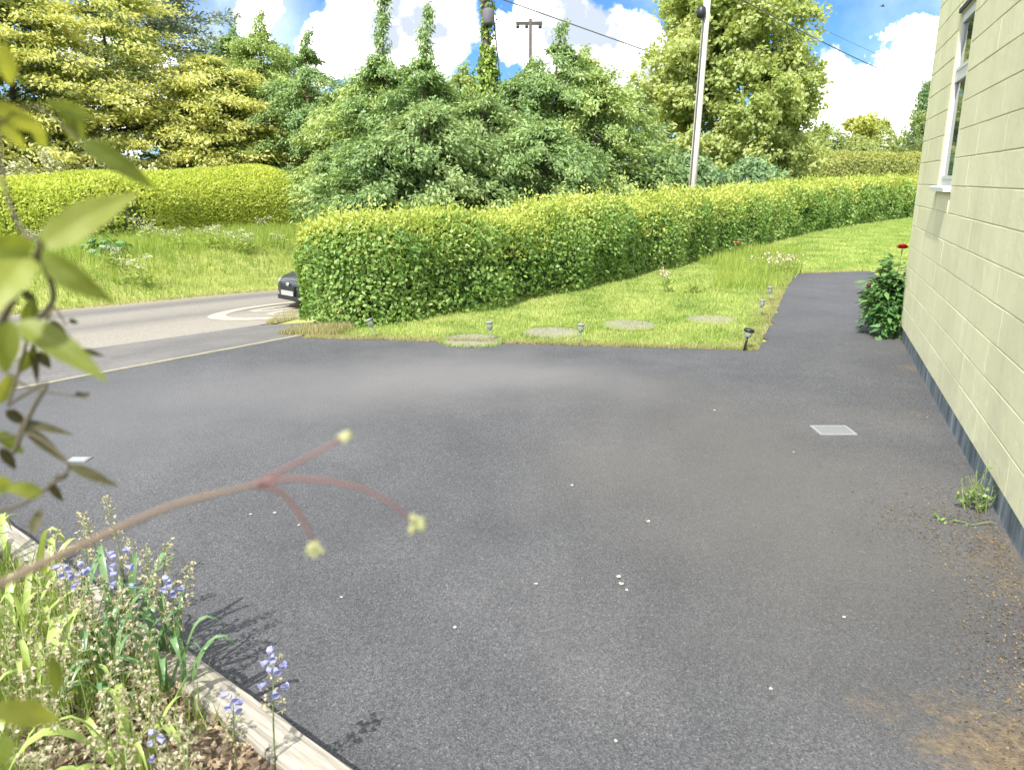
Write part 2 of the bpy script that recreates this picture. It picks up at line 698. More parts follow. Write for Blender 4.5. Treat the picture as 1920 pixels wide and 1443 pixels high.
# weathered timber
m, t, b, o = new_mat('weathered_timber')
v = objvec(t)
mp = node(t, 'ShaderNodeMapping')
mp.inputs['Scale'].default_value = (1.2, 26, 26)
t.links.new(v, mp.inputs['Vector'])
n1 = noise(t, mp.outputs[0], 1.8, 7, .7)
n2 = noise(t, v, 5, 4)
c = ramp(t, n1.outputs['Fac'], [(.30, (.095, .082, .064)), (.44, (.225, .208, .175)), (.58, (.345, .325, .28)), (.75, (.43, .41, .36))])
c = mixc_(t, maprange(t, n2.outputs['Fac'], .55, .75, 0, .45), c, (.24, .195, .13))
t.links.new(c, b.inputs['Base Color'])
b.inputs['Roughness'].default_value = .85
bump(t, n1.outputs['Fac'], b, .7, .006)
M['timber'] = m
m, t, b, o = new_mat('bed_soil')
v = objvec(t)
n1 = noise(t, v, 14, 6, .7)
c = ramp(t, n1.outputs['Fac'], [(.3, (.045, .032, .02)), (.55, (.14, .105, .07)), (.75, (.26, .21, .15))])
t.links.new(c, b.inputs['Base Color'])
b.inputs['Roughness'].default_value = .95
bump(t, n1.outputs['Fac'], b, .8, .02)
M['soil'] = m
M['bark'] = leaf_mat('bark_chippings', [(.13, .09, .06), (.27, .20, .13), (.44, .35, .25)], 0.0, .9)
m, t, b, o = new_mat('tree_bark')
v = objvec(t)
mp = node(t, 'ShaderNodeMapping')
mp.inputs['Scale'].default_value = (6, 6, 1.2)
t.links.new(v, mp.inputs['Vector'])
n1 = noise(t, mp.outputs[0], 3, 6, .7)
t.links.new(ramp(t, n1.outputs['Fac'], [(.3, (.05, .04, .03)), (.6, (.16, .13, .10)), (.8, (.28, .25, .2))]), b.inputs['Base Color'])
b.inputs['Roughness'].default_value = .95
bump(t, n1.outputs['Fac'], b, .8, .03)
M['barkt'] = m
M['pole'] = plain('silvered_pole_wood', (.62, .58, .52), .85, var=.2, scale=3, bmp=.3)
M['poledark'] = plain('creosoted_pole_wood', (.07, .06, .052), .85, var=.25, scale=3, bmp=.3)
M['cable'] = plain('grey_cable', (.10, .10, .11), .7)
M['twig'] = plain('brown_twigs', (.10, .08, .055), .9, var=.3)

# foliage colours
M['inner'] = plain('shaded_inner_leaves', (.045, .075, .022), .9, var=.5, scale=16, bmp=1.0)  # shade inside the hedges put into a dark leaf colour
M['hedge'] = leaf_mat('hedge_leaves', [(.085, .19, .04), (.21, .35, .08), (.39, .50, .18)], .4, .42, .9)
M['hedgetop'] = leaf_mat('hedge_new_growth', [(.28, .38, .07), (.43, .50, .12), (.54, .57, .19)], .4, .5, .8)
M['farhedge'] = leaf_mat('clipped_hedge_leaves', [(.32, .40, .06), (.46, .54, .10), (.57, .62, .16)], .45, .55, .9)
M['bankhedge'] = leaf_mat('bank_hedge_leaves', [(.24, .29, .08), (.37, .40, .12), (.46, .47, .17)], .45, .55, .5)
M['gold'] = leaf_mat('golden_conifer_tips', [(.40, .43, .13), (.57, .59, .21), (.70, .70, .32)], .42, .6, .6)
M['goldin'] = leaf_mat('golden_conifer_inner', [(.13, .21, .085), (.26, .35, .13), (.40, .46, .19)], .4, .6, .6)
M['cypress'] = leaf_mat('cypress_sprays', [(.11, .20, .085), (.23, .35, .135), (.40, .50, .22)], .35, .55, .7)
M['cypress2'] = leaf_mat('bluish_cypress_sprays', [(.13, .22, .09), (.25, .36, .145), (.41, .49, .23)], .35, .55, .6)
M['cypress3'] = leaf_mat('yellow_green_cypress_sprays', [(.18, .27, .09), (.33, .44, .15), (.48, .56, .24)], .35, .55, .6)
M['cedar'] = leaf_mat('blue_cedar_needles', [(.13, .175, .13), (.22, .27, .195), (.34, .38, .27)], .25, .6, .6)
M['cream'] = leaf_mat('cream_variegated_leaves', [(.22, .25, .12), (.46, .48, .30), (.70, .70, .52)], .3, .5, 1.2)
M['poplar'] = leaf_mat('pale_broad_leaves', [(.29, .38, .13), (.43, .51, .20), (.55, .59, .29)], .5, .45, .5)
M['dark'] = leaf_mat('dark_evergreen_leaves', [(.09, .18, .085), (.18, .29, .13), (.32, .42, .20)], .25, .5, .7)
M['yellowtree'] = leaf_mat('yellow_spring_leaves', [(.26, .32, .06), (.40, .44, .10), (.52, .53, .18)], .4, .5, .5)
M['ivy'] = leaf_mat('ivy_leaves', [(.10, .18, .025), (.20, .31, .045), (.34, .43, .09)], .3, .4, 1)
M['midgreen'] = leaf_mat('field_hedge_leaves', [(.16, .23, .07), (.27, .34, .11), (.39, .43, .17)], .4, .55, .3)
M['grass'] = leaf_mat('lawn_blades', [(.13, .235, .05), (.31, .42, .11), (.50, .55, .22)], .4, .55, 1.3, cw=.6)
M['straw'] = leaf_mat('dry_straw_blades', [(.22, .21, .09), (.33, .31, .15), (.45, .42, .23)], .3, .7, 2)
M['verge'] = leaf_mat('verge_grass_blades', [(.16, .25, .05), (.28, .38, .075), (.41, .46, .13)], .4, .55, .9)
M['white'] = leaf_mat('white_blossom', [(.40, .42, .30), (.56, .56, .45), (.7, .7, .62)], .3, .6, 1)
M['peony'] = leaf_mat('peony_leaves', [(.045, .13, .035), (.10, .22, .065), (.18, .31, .10)], .25, .4, 3)
M['red'] = plain('crimson_petals', (.33, .008, .018), .5, var=.3, scale=20)
M['maroon'] = plain('maroon_bud', (.06, .008, .014), .6)
M['orange'] = plain('orange_petals', (.62, .10, .025), .5, var=.15)
M['strap'] = leaf_mat('strap_leaves', [(.16, .26, .06), (.29, .39, .10), (.43, .50, .18)], .3, .35, 6, spec=.5)
M['strapdark'] = leaf_mat('glossy_dark_strap_leaves', [(.05, .115, .045), (.10, .20, .08), (.19, .30, .13)], .2, .3, 6, spec=.5)
M['stalk'] = plain('green_stalk', (.16, .21, .075), .6, var=.25, scale=30)
M['pod'] = leaf_mat('papery_seed_pods', [(.26, .24, .15), (.42, .385, .27), (.58, .535, .42)], .3, .7, 8)
M['blue'] = leaf_mat('violet_blue_bells', [(.19, .19, .40), (.31, .32, .55), (.45, .46, .67)], .35, .5, 9, tint=(1, 1, 1))
M['creeper'] = None
m, t, b, o = new_mat('creeper_leaf')
uv = node(t, 'ShaderNodeUVMap')
sp = node(t, 'ShaderNodeSeparateXYZ')
t.links.new(uv.outputs[0], sp.inputs[0])
n1 = noise(t, objvec(t), 18, 4, .6)
oi = node(t, 'ShaderNodeObjectInfo')
c = ramp(t, oi.outputs['Random'], [(0, (.09, .125, .02)), (.4, (.155, .195, .03)), (.75, (.22, .255, .045)), (1, (.28, .30, .065))])
c = mixc_(t, 1.0, c, ramp(t, n1.outputs['Fac'], [(.3, (.8, .8, .8)), (.7, (1.2, 1.2, 1.15))]), 'MULTIPLY')
# pale midrib and side veins
vn = node(t, 'ShaderNodeMath', operation='ABSOLUTE')
t.links.new(sp.outputs[0], vn.inputs[0])
c = mixc_(t, maprange(t, vn.outputs[0], .02, .10, .55, 0), c, (.30, .34, .12))
wv_ = node(t, 'ShaderNodeMath', operation='MULTIPLY_ADD')
t.links.new(vn.outputs[0], wv_.inputs[0])
wv_.inputs[1].default_value = -.22
t.links.new(sp.outputs[1], wv_.inputs[2])
fr = node(t, 'ShaderNodeMath', operation='PINGPONG')
t.links.new(wv_.outputs[0], fr.inputs[0])
fr.inputs[1].default_value = .07
c = mixc_(t, maprange(t, fr.outputs[0], .0, .018, .3, 0), c, (.25, .30, .09))
t.links.new(c, b.inputs['Base Color'])
b.inputs['Roughness'].default_value = .55
tr = node(t, 'ShaderNodeBsdfTranslucent')
t.links.new(mixc_(t, 1.0, c, (1.25, 1.15, .5), 'MULTIPLY'), tr.inputs['Color'])
mx = node(t, 'ShaderNodeMixShader')
mx.inputs[0].default_value = .42
t.links.new(b.outputs[0], mx.inputs[1])
t.links.new(tr.outputs[0], mx.inputs[2])
t.links.new(mx.outputs[0], o.inputs['Surface'])
M['creeper'] = m
M['creeperdark'] = plain('dark_young_leaf', (.06, .055, .02), .45, var=.3, scale=20)
M['vine'] = plain('creeper_stem', (.065, .055, .032), .7, var=.3, scale=40)
M['redstalk'] = plain('reddish_stalk', (.13, .066, .062), .55, var=.25, scale=40)
M['brownstalk'] = plain('brown_stalk', (.135, .095, .07), .65, var=.25, scale=40)
M['bud'] = plain('pale_yellow_bud', (.30, .31, .15), .6, var=.2, scale=60)

# ------------------------------------------------------------------ ground shape
RA = R(31.7)
RO = np.array([-3.455, 12.376])                     # near road edge, level -0.4
RE = np.array([math.sin(RA), math.cos(RA)])
RN = np.array([-RE[1], RE[0]])                       # towards the far side
RW = 3.75


def road_z(t_):
    t_ = np.asarray(t_, float)
    tt = np.clip(t_, -40, 60)
    return -.4 - .042 * tt - .006 * np.clip(tt - 1.0, 0, 25) ** 2 * (tt < 26) - .006 * 625 * (tt >= 26)


K0 = np.array([-4.27, 6.81])
K1 = np.array([-2.54, 9.04])
KE = (K1 - K0) / np.linalg.norm(K1 - K0)
KN = np.array([-KE[1], KE[0]])


def smooth01(x):
    x = np.clip(x, 0, 1)
    return x * x * (3 - 2 * x)


def height(x, y):
    P = np.stack([x, y], -1) - RO
    t_ = P @ RE
    q = P @ RN
    kq = (np.stack([x, y], -1) - K1) @ KN            # beyond the kerb line when > 0
    ks = (np.stack([x, y], -1) - K1) @ KE
    kq = kq - 1.6 * smooth01((ks - 1.0) / 1.2)               # the hedge stands on level ground
    rz = road_z(t_)
    w1 = np.clip(kq, 0, None)
    w2 = np.clip(-q, 0, None)
    a = np.where(kq <= 0, 0, np.where(q >= 0, 1.0, w1 / np.maximum(w1 + w2, 1e-6)))
    z = rz * a
    # far verge bank
    vq = q - RW
    flat = .25 + .0 * t_
    up = smooth01(vq / 3.2)
    z = np.where(vq > 0, rz + (flat - rz) * up, z)
    z = np.where(kq <= 0, 0.0, z)
    # land rises gently a long way off
    far = np.clip((y - 40) / 60, 0, 4)
    return z + .9 * far * far * (far < 1) + (far >= 1) * (.9 + 1.2 * (far - 1))


ax = np.concatenate([-np.geomspace(3000, 32, 14), np.arange(-30, 40.01, .4), np.geomspace(42, 3000, 14)])
ay = np.concatenate([-np.geomspace(3000, 10, 10), np.arange(-8, 46.01, .4), np.geomspace(48, 3000, 16)])
X, Y = np.meshgrid(ax, ay)
Z = height(X, Y) - .012
KQ = (np.stack([X, Y], -1) - K1) @ KN
QQ = (np.stack([X, Y], -1) - RO) @ RN
KS = (np.stack([X, Y], -1) - K1) @ KE
Z = np.where((KQ > .1) & (QQ < RW - .1) & (KS < 1.6), Z - .06, Z)
gx, gy = len(ax), len(ay)
idx = np.arange(gx * gy).reshape(gy, gx)
gf = np.stack([idx[:-1, :-1], idx[:-1, 1:], idx[1:, 1:], idx[1:, :-1]], -1).reshape(-1, 4)
me = bpy.data.meshes.new('ground')
me.from_pydata(np.stack([X, Y, Z], -1).reshape(-1, 3).tolist(), [], gf.tolist())
me.polygons.foreach_set('use_smooth', [True] * len(me.polygons))
me.materials.append(M['turf'])
tag(link('ground', me), kind='structure')

# ------------------------------------------------------------------ drive, path, apron, road
L0 = np.array([-2.42, 8.93])                         # lawn corner by the hedge
L1 = np.array([2.66, 8.24])                          # lawn corner by the path
P1 = np.array([5.55, 15.35])
P2 = np.array([7.3, 15.8])


def jag(a, b, n, amp):
    s = np.linspace(0, 1, n)[1:-1]
    d = (b - a) / np.linalg.norm(b - a)
    nn = np.array([-d[1], d[0]])
    return [a + (b - a) * q + nn * rng.normal() * amp for q in s]


WT = np.array([math.sin(WA), math.cos(WA)])
wall2 = WP[:2]
corner = wall2 + WT * 2.55


def wallpt(along, off=0.0, z=0.0):
    p = wall2 + WT * along + WN[:2] * off
    return np.array([p[0], p[1], z])


poly = [K0 - KE * 9, K1 + KE * .02, K1 + np.array([.05, -.06]), L0] + jag(L0, L1, 60, .012) + [L1] + jag(L1, P1, 50, .03) + [P1] + jag(P1, P2, 12, .03) + [P2,
        wallpt(2.62, .03)[:2] + np.array([.9, .3]), wallpt(2.5, -.1)[:2], wallpt(-9, -.1)[:2], np.array([-7.5, -6.0])]
import bmesh
bm = bmesh.new()
vs = [bm.verts.new((p[0], p[1], 0)) for p in poly]
f = bm.faces.new(vs)
if f.normal.z < 0:
    bmesh.ops.reverse_faces(bm, faces=[f])
bmesh.ops.triangulate(bm, faces=[f])
me = bpy.data.meshes.new('driveway')
bm.to_mesh(me)
bm.free()
me.materials.append(M['drive'])
tag(link('driveway', me), kind='structure')

# road strip
ts = np.linspace(-40, 60, 201)
qs = np.linspace(0, RW, 9)
V, F, UVs = [], [], []
for t_ in ts:
    for q in qs:
        p = RO + RE * t_ + RN * q
        camber = .05 * (1 - ((q / RW - .5) * 2) ** 2)
        V.append((p[0], p[1], float(road_z(t_)) + .012 + camber))
nq = len(qs)
for i in range(len(ts) - 1):
    for j in range(nq - 1):
        F.append((i * nq + j + 1, i * nq + j, (i + 1) * nq + j, (i + 1) * nq + j + 1))
road = mesh_obj('road', V, F, M['road'], smooth=True)
uvl = road.data.uv_layers.new(name='UVMap')
uvd = np.zeros((len(road.data.loops), 2), np.float32)
for li, l in enumerate(road.data.loops):
    k = l.vertex_index
    uvd[li] = (qs[k % nq] / RW, ts[k // nq] * .1)
uvl.data.foreach_set('uv', uvd.reshape(-1))
tag(road, kind='structure')


def road_pt(t_, q, dz=0.0):
    p = RO + RE * t_ + RN * q
    return np.array([p[0], p[1], float(road_z(t_)) + .012 + .05 * (1 - ((q / RW - .5) * 2) ** 2) + dz])


# apron between kerb line and road edge
V, F = [], []
ss = np.linspace(-14, 1.5, 64)
for s in ss:
    a = K1 + KE * s + KN * .05
    # along the line across to the road edge
    q0 = (a - RO) @ RN
    for k in range(7):
        u = k / 6
        p = a + RN * (-q0 + .06) * u
        zz = float(road_z((p - RO) @ RE)) * u + .004
        V.append((p[0], p[1], zz))
for i in range(len(ss) - 1):
    for k in range(6):
        F.append((i * 7 + k + 1, i * 7 + k, (i + 1) * 7 + k, (i + 1) * 7 + k + 1))
tag(mesh_obj('road_apron', V, F, M['apron'], smooth=True), kind='structure')

# pale edging strip that divides drive from apron
V, F = [], []
ss = np.linspace(-14, .3, 90)
for s in ss:
    a = K1 + KE * s
    wob_ = rng.normal() * .004
    for (o_, z_) in ((-.035 + wob_, -.02), (-.03 + wob_, .010), (.03 + wob_, .010), (.035 + wob_, -.02)):
        p = a + KN * o_
        V.append((p[0], p[1], z_))
for i in range(len(ss) - 1):
    for k in range(3):
        F.append((i * 4 + k, (i + 1) * 4 + k, (i + 1) * 4 + k + 1, i * 4 + k + 1))
tag(mesh_obj('edging_kerb', V, F, M['kerb']), kind='structure')

# painted roundel with its numerals, read by drivers coming down the lane from the right
def road_sheet(name, outline_sets, parent=None):
    V, F = [], []
    for strip in outline_sets:                       # strip: list of (inner, outer) point pairs in (t, q)
        o_ = len(V)
        for a, b_ in strip:
            V.append(road_pt(a[0], a[1], .004))
            V.append(road_pt(b_[0], b_[1], .004))
        for i in range(len(strip) - 1):
            F.append((o_ + 2 * i, o_ + 2 * i + 1, o_ + 2 * i + 3, o_ + 2 * i + 2))
    return mesh_obj(name, V, F, M['paint'], parent)


CT, CQ, AT, AQ = .88, .82, 1.9, .72
ring = []
for k in range(73):
    th = 2 * math.pi * k / 72
    ring.append(((CT + (AT - .33) * math.cos(th), CQ + (AQ - .135) * math.sin(th)), (CT + AT * math.cos(th), CQ + AQ * math.sin(th))))
mk = road_sheet('road_marking', [ring])
tag(mk, 'worn cream painted speed roundel on the lane surface by the drive mouth', 'road marking')
mk['kind'] = 'thing'


def stroke(cl, w):
    cl = np.asarray(cl, float)
    T = np.gradient(cl, axis=0)
    T = T / np.linalg.norm(T, axis=1, keepdims=True)
    nn = np.stack([-T[:, 1], T[:, 0]], 1)
    return [((c - n_ * w)[:2], (c + n_ * w)[:2]) for c, n_ in zip(cl, nn)]


def dig(pts):   # digit space: x right, y up, unit height 1 -> road (t, q): tops point down the lane (towards -t)
    return [(CT + (.5 - y) * 2.0, CQ + (x) * .40) for x, y in pts]


three = [(-.95 + .32 * math.cos(a) , .76 + .2 * math.sin(a)) for a in np.linspace(R(165), R(-80), 14)] + [(-.95 + .36 * math.cos(a), .27 + .24 * math.sin(a)) for a in np.linspace(R(75), R(-165), 14)]
zero = [(.12 + .36 * math.cos(a), .5 + .46 * math.sin(a)) for a in np.linspace(R(90), R(450), 30)]
for pts in (three, zero):
    s_ = [(x + .42, y) for x, y in pts]
    road_sheet('numeral', [stroke(dig(s_), .055)], mk)

# ------------------------------------------------------------------ house
hz = math.pi / 2 - WA                                # local x along the wall, local y into the house
house = thing('house', 'pale cream painted blockwork house with one narrow white window', 'house', (wall2[0], wall2[1], 0))
house.rotation_euler = (0, 0, hz)
# local frame: x = along WT, y = left of WT = WN direction (outwards)
BH, BL, J = .2255, .450, .0045
PL_H = .168
win_x0, win_x1, win_z0, win_z1 = .24, .98, 1.72, 3.23
XN, XF = -6.1, 2.55
WALLTOP = 5.2
# core behind the blocks, with an opening for the window
Vc, Fc = join([box(XN, win_x0 - .0, -9, -.0075, PL_H + .02, WALLTOP), box(win_x1, XF - .006, -9, -.0075, PL_H + .02, WALLTOP),
               box(win_x0, win_x1, -9, -.0075, PL_H + .02, win_z0 - .002), box(win_x0, win_x1, -9, -.0075, win_z1, WALLTOP),
               box(win_x0, win_x1, -9, -.16, win_z0 - .002, win_z1)])
mesh_obj('wall', Vc, Fc, M['mortar'], house)
# plinth set back a little under the first course
mesh_obj('plinth', *box(XN, XF - .03, -8.9, -.022, -.25, PL_H + .018), M['plinth'], house)


def block_mesh(w, h, ch=.0045, cs=.0003):
    y0, y1 = -.06, 0
    V = [(0, y0, 0), (w, y0, 0), (w, y0, h), (0, y0, h), (0, y1 - ch, 0), (w, y1 - ch, 0), (w, y1 - ch, h), (0, y1 - ch, h),
         (cs, y1, ch), (w - cs, y1, ch), (w - cs, y1, h - ch), (cs, y1, h - ch)]
    F = [(0, 1, 5, 4), (1, 2, 6, 5), (2, 3, 7, 6), (3, 0, 4, 7), (4, 5, 9, 8), (5, 6, 10, 9), (6, 7, 11, 10), (7, 4, 8, 11), (8, 9, 10, 11)]
    me = bpy.data.meshes.new('block')
    me.from_pydata(V, [], [f_[::-1] for f_ in F])
    me.materials.append(M['wall'])
    return me


cache = {}
row = 0
z = PL_H
while z < 4.9:
    x = XN - (BL / 2 if row % 2 else 0)
    while x < XF:
        segs = [(max(x, XN), min(x + BL - .0006, XF))]
        h0, h1 = z + J / 2, z + BH - J / 2
        if h1 > win_z0 and h0 < win_z1:              # leave the opening free
            if h0 < win_z0 - .03 or h1 > win_z1 + .03:
                pass
            ns = []
            for a, b_ in segs:
                if b_ <= win_x0 - .051 or a >= win_x1 + .051:
                    ns.append((a, b_))
                else:
                    if a < win_x0 - .051:
                        ns.append((a, win_x0 - .051))
                    if b_ > win_x1 + .051:
                        ns.append((win_x1 + .051, b_))
            part_h = None
            if h0 < win_z0 - .03:
                part_h = (h0, win_z0 - .004)
            elif h1 > win_z1 + .03:
                part_h = (win_z1 + .004, h1)
            for a, b_ in list(ns):
                pass
            if part_h is not None:
                for a, b_ in segs:
                    aa, bb_ = max(a, win_x0), min(b_, win_x1)
                    if bb_ - aa > .03:
                        link('block', block_mesh(bb_ - aa - .003, part_h[1] - part_h[0]), house, (aa, 0, part_h[0]))
            segs = ns
        for a, b_ in segs:
            # only what the picture can show
            if b_ - a < .03:
                continue
            zt = 1.9 + .115 * 0
            lim = {True: 4.9}
            key = (round(b_ - a, 3), round(h1 - h0, 3))
            if key not in cache:
                cache[key] = block_mesh(b_ - a, h1 - h0)
            vis = a > -3.8
            if vis:
                link('block', cache[key], house, (a, float(rng.normal() * .0004), h0 + float(rng.normal() * .0008)))
        x += BL
    z += BH
    row += 1
# near and upper blocks that stand outside the picture: one skin
mesh_obj('plain_skin', *join([box(XN, -3.3, -.0074, -.0015, PL_H + .004, 4.9)]), M['wall'], house)

mesh_obj('reveal', *join([box(win_x0 - .05, win_x0 + .003, -.16, -.0012, win_z0, win_z1), box(win_x1 - .003, win_x1 + .05, -.16, -.0012, win_z0, win_z1),
                           box(win_x0 + .003, win_x1 - .003, -.16, -.0012, win_z1 - .003, win_z1 + .05)]), M['wall'], house)
# window
ST = .030
wf = mesh_obj('window', *join([
    box(win_x0 + .003, win_x0 + ST, -.09, -.020, win_z0 + .03, win_z1 - .004),
    box(win_x1 - ST, win_x1 - .003, -.09, -.020, win_z0 + .03, win_z1 - .004),
    box(win_x0 + ST, win_x1 - ST, -.09, -.021, win_z0 + .03, win_z0 + .08),
    box(win_x0 + ST, win_x1 - ST, -.09, -.021, win_z1 - .06, win_z1 - .004),
    box(win_x0 + ST, win_x1 - ST, -.09, -.021, win_z0 + .95, win_z0 + 1.01)]), M['upvc'], house)
for (a, b_) in ((win_z0 + .08, win_z0 + .95), (win_z0 + 1.01, win_z1 - .06)):
    fo = .032
    x0_, x1_ = win_x0 + ST + .002, win_x1 - ST - .002
    mesh_obj('sash', *join([
        box(x0_, x0_ + fo, -.085, -.013, a + .002, b_ - .002), box(x1_ - fo, x1_, -.085, -.013, a + .002, b_ - .002),
        box(x0_ + fo, x1_ - fo, -.085, -.014, a + .002, a + fo), box(x0_ + fo, x1_ - fo, -.085, -.014, b_ - fo, b_ - .002)]), M['upvc'], wf)
    mesh_obj('pane', *box(x0_ + fo, x1_ - fo, -.045, -.035, a + fo, b_ - fo), M['glass'], wf)
mesh_obj('sill', *join([([(win_x0 - .06, .062, win_z0 - .022), (win_x1 + .06, .062, win_z0 - .022), (win_x1 + .06, .062, win_z0 + .012), (win_x0 - .06, .062, win_z0 + .012),
                        (win_x0 - .06, .001, win_z0 - .022), (win_x1 + .06, .001, win_z0 - .022), (win_x1 + .06, .001, win_z0 + .028), (win_x0 - .06, .001, win_z0 + .028)],
                       [(0, 1, 2, 3), (7, 6, 5, 4), (3, 2, 6, 7), (4, 5, 1, 0), (1, 5, 6, 2), (4, 0, 3, 7)]),
                       box(win_x0 + .002, win_x1 - .002, -.12, 0.0, win_z0 + .001, win_z0 + .029)]), M['upvc'], wf)
mesh_obj('head_shade_strip', *box(win_x0 - .02, win_x1 + .02, -.05, .018, win_z1 + .001, win_z1 + .035), M['head_shade'], wf)  # black strip standing in for the shade under the window head
# roof
mesh_obj('roof', [(XN - .3, .12, 5.1), (XF + .25, .12, 5.1), (XF + .25, -9.4, 5.1), (XN - .3, -9.4, 5.1), (XN - .3, -4.5, 8.3), (XF + .25, -4.5, 8.3),
                  (XN - .3, .12, 5.28), (XF + .25, .12, 5.28), (XN - .3, -9.4, 5.28), (XF + .25, -9.4, 5.28)],
         [(3, 2, 1, 0), (0, 1, 7, 6), (6, 7, 5, 4), (8, 4, 5, 9), (3, 8, 9, 2), (0, 6, 4, 8, 3), (1, 2, 9, 5, 7)], M['slate'], house)
# ------------------------------------------------------------------ hedges


def hedge_points(spine, width, hf, k, lumpf=1.6, lumpa=.07, depth=.10, top_only=False, z0=0.0, powr=.55, end_r=1.1, spow=1.5):
    sp = np.asarray(spine, float)
    seg = np.linalg.norm(np.diff(sp, axis=0), axis=1)
    cum = np.concatenate([[0], np.cumsum(seg)])
    tot = cum[-1]
    # more leaves per metre towards the near end
    u = rng.uniform(0, 1, k)
    s = tot * (u ** spow)
    px = np.interp(s, cum, sp[:, 0])
    py = np.interp(s, cum, sp[:, 1])
    e = 1e-2
    tx = np.interp(np.clip(s + e, 0, tot), cum, sp[:, 0]) - np.interp(np.clip(s - e, 0, tot), cum, sp[:, 0])
    ty = np.interp(np.clip(s + e, 0, tot), cum, sp[:, 1]) - np.interp(np.clip(s - e, 0, tot), cum, sp[:, 1])
    T = nrm(np.stack([tx, ty, np.zeros(k)], 1))
    Sd = np.stack([T[:, 1], -T[:, 0], np.zeros(k)], 1)   # right-hand side
    r = np.minimum(1, np.minimum(s, tot - s) / end_r)
    wend = np.sqrt(np.clip(1 - (1 - r) ** 2, 0.02, 1))
    hh = hf(s)
    g0 = (1 - np.cos(np.linspace(0, math.pi, 600))) / 2 * math.pi
    la = np.sign(np.cos(g0)) * np.abs(np.cos(g0)) ** powr * width * .5
    ze = np.abs(np.sin(g0)) ** .42 * float(np.mean(hh))
    dl, dz_ = np.diff(la), np.diff(ze)
    cl_ = np.concatenate([[0], np.cumsum(np.hypot(dl, dz_))])
    u2 = rng.uniform(0, cl_[-1], k)
    if top_only:
        u2 = np.clip(rng.normal(.5, .16, k), .2, .8) * cl_[-1]
    seg_i = np.clip(np.searchsorted(cl_, u2) - 1, 0, 598)
    lat = np.interp(u2, cl_, la) * wend
    zz = np.interp(u2, cl_, ze) / float(np.mean(hh)) * hh * (.80 + .20 * wend)
    ln_ = np.hypot(dl, dz_)[seg_i] + 1e-9
    nl_, nz_ = dz_[seg_i] / ln_, -dl[seg_i] / ln_
    P = np.stack([px, py, np.zeros(k)], 1) + Sd * lat[:, None]
    P[:, 2] = z0 + zz
    out_end = np.where((s < tot / 2)[:, None], -T, T)
    endb = (1 - r)[:, None]
    P = np.stack([px, py, np.zeros(k)], 1) + Sd * lat[:, None]
    P[:, 2] = z0 + zz
    out_end = np.where((s < tot / 2)[:, None], -T, T)
    Nv = nrm(Sd * nl_[:, None] + np.array([0, 0, 1.0]) * nz_[:, None] + out_end * endb * 1.2)
    off = lump(P, lumpf, 1) * lumpa + lump(P, lumpf * 3.1, 2) * lumpa * .6 - np.abs(rng.normal(size=k)) * depth
    P = P + Nv * off[:, None]
    P[:, 2] = np.maximum(P[:, 2], z0 - .02)
    return P, Nv, s


def hedge_core(name, spine, width, hf, inset, parent, z0=0.0, powr=.6):
    sp = smooth_path(np.c_[np.asarray(spine, float), np.zeros(len(spine))], 40)[:, :2]
    seg = np.linalg.norm(np.diff(sp, axis=0), axis=1)
    cum = np.concatenate([[0], np.cumsum(seg)])
    V, F = [], []
    m_ = 9
    keep_ = (cum > .55) & (cum < cum[-1] - .55)
    sp, cum = sp[keep_], cum[keep_]
    cum = cum - cum[0]
    for i, p in enumerate(sp):
        a = sp[max(0, i - 1)]
        b_ = sp[min(len(sp) - 1, i + 1)]
        tt = (b_ - a) / np.linalg.norm(b_ - a)
        sd = np.array([tt[1], -tt[0]])
        r = min(1, min(cum[i], cum[-1] - cum[i]) / .9)
        wv = (width * .5 - inset) * math.sqrt(max(.03, 1 - (1 - r) ** 2))
        for j in range(m_):
            ph = math.pi * j / (m_ - 1)
            q = p + sd * wv * np.sign(math.cos(ph)) * abs(math.cos(ph)) ** powr
            V.append((q[0], q[1], z0 + max(-.2, (hf(cum[i]) - inset) * abs(math.sin(ph)) ** .5 * (.5 + .5 * min(1, r + .3)))))
    for i in range(len(sp) - 1):
        for j in range(m_ - 1):
            F.append((i * m_ + j, (i + 1) * m_ + j, (i + 1) * m_ + j + 1, i * m_ + j + 1))
    return mesh_obj(name, V, F, M['inner'], parent)  # solid filler in the shaded leaf colour, seen through gaps in the foliage


def local(P, loc):
    return P - np.asarray(loc, float)


# hedge along the lawn: front face follows these ground points, the spine runs behind it
front = np.array([G(x, y)[:2] for x, y in [(572, 626), (700, 612), (850, 590), (1000, 561), (1130, 533), (1260, 504), (1400, 468), (1500, 441), (1600, 423), (1720, 407)]])
front = smooth_path(np.c_[front, np.zeros(len(front))], 60)[:, :2]
tt = nrm(np.gradient(front, axis=0))
HW = 1.7
spine = front + np.stack([-tt[:, 1], tt[:, 0]], 1) * HW * .5
spine = np.vstack([spine[1] + tt[1] * .12, spine[2:], spine[-1] + tt[-1] * 6])
hh = lambda s: 1.18 + np.minimum(np.asarray(s), 34) * .016 + .05 * np.sin(np.asarray(s) * 1.3)
loc = (spine[0][0], spine[0][1], 0)
hd = thing('hedge', 'long leafy green hedge along the lawn with pale new growth on top', 'hedge', loc)
P, Nv, s = hedge_points(spine, HW, hh, 112000, depth=.11, lumpa=.13)
pk = lump(P, 2.6, 7) + lump(P, 6.0, 3) * .5 + 1.3 * (Nv[:, 2] > .6) + rng.normal(size=len(P)) * .25 > -1.1
P, Nv, s = P[pk], Nv[pk], s[pk]
sz = .060 + .0016 * s
quads_obj('foliage', leaves(local(P, loc), Nv + np.array([0, 0, .25]), sz * 1.1, sz * .72, axis=Nv + np.array([0, 0, -.2]), ax_rand=.9, n_rand=.8), M['hedge'], hd)
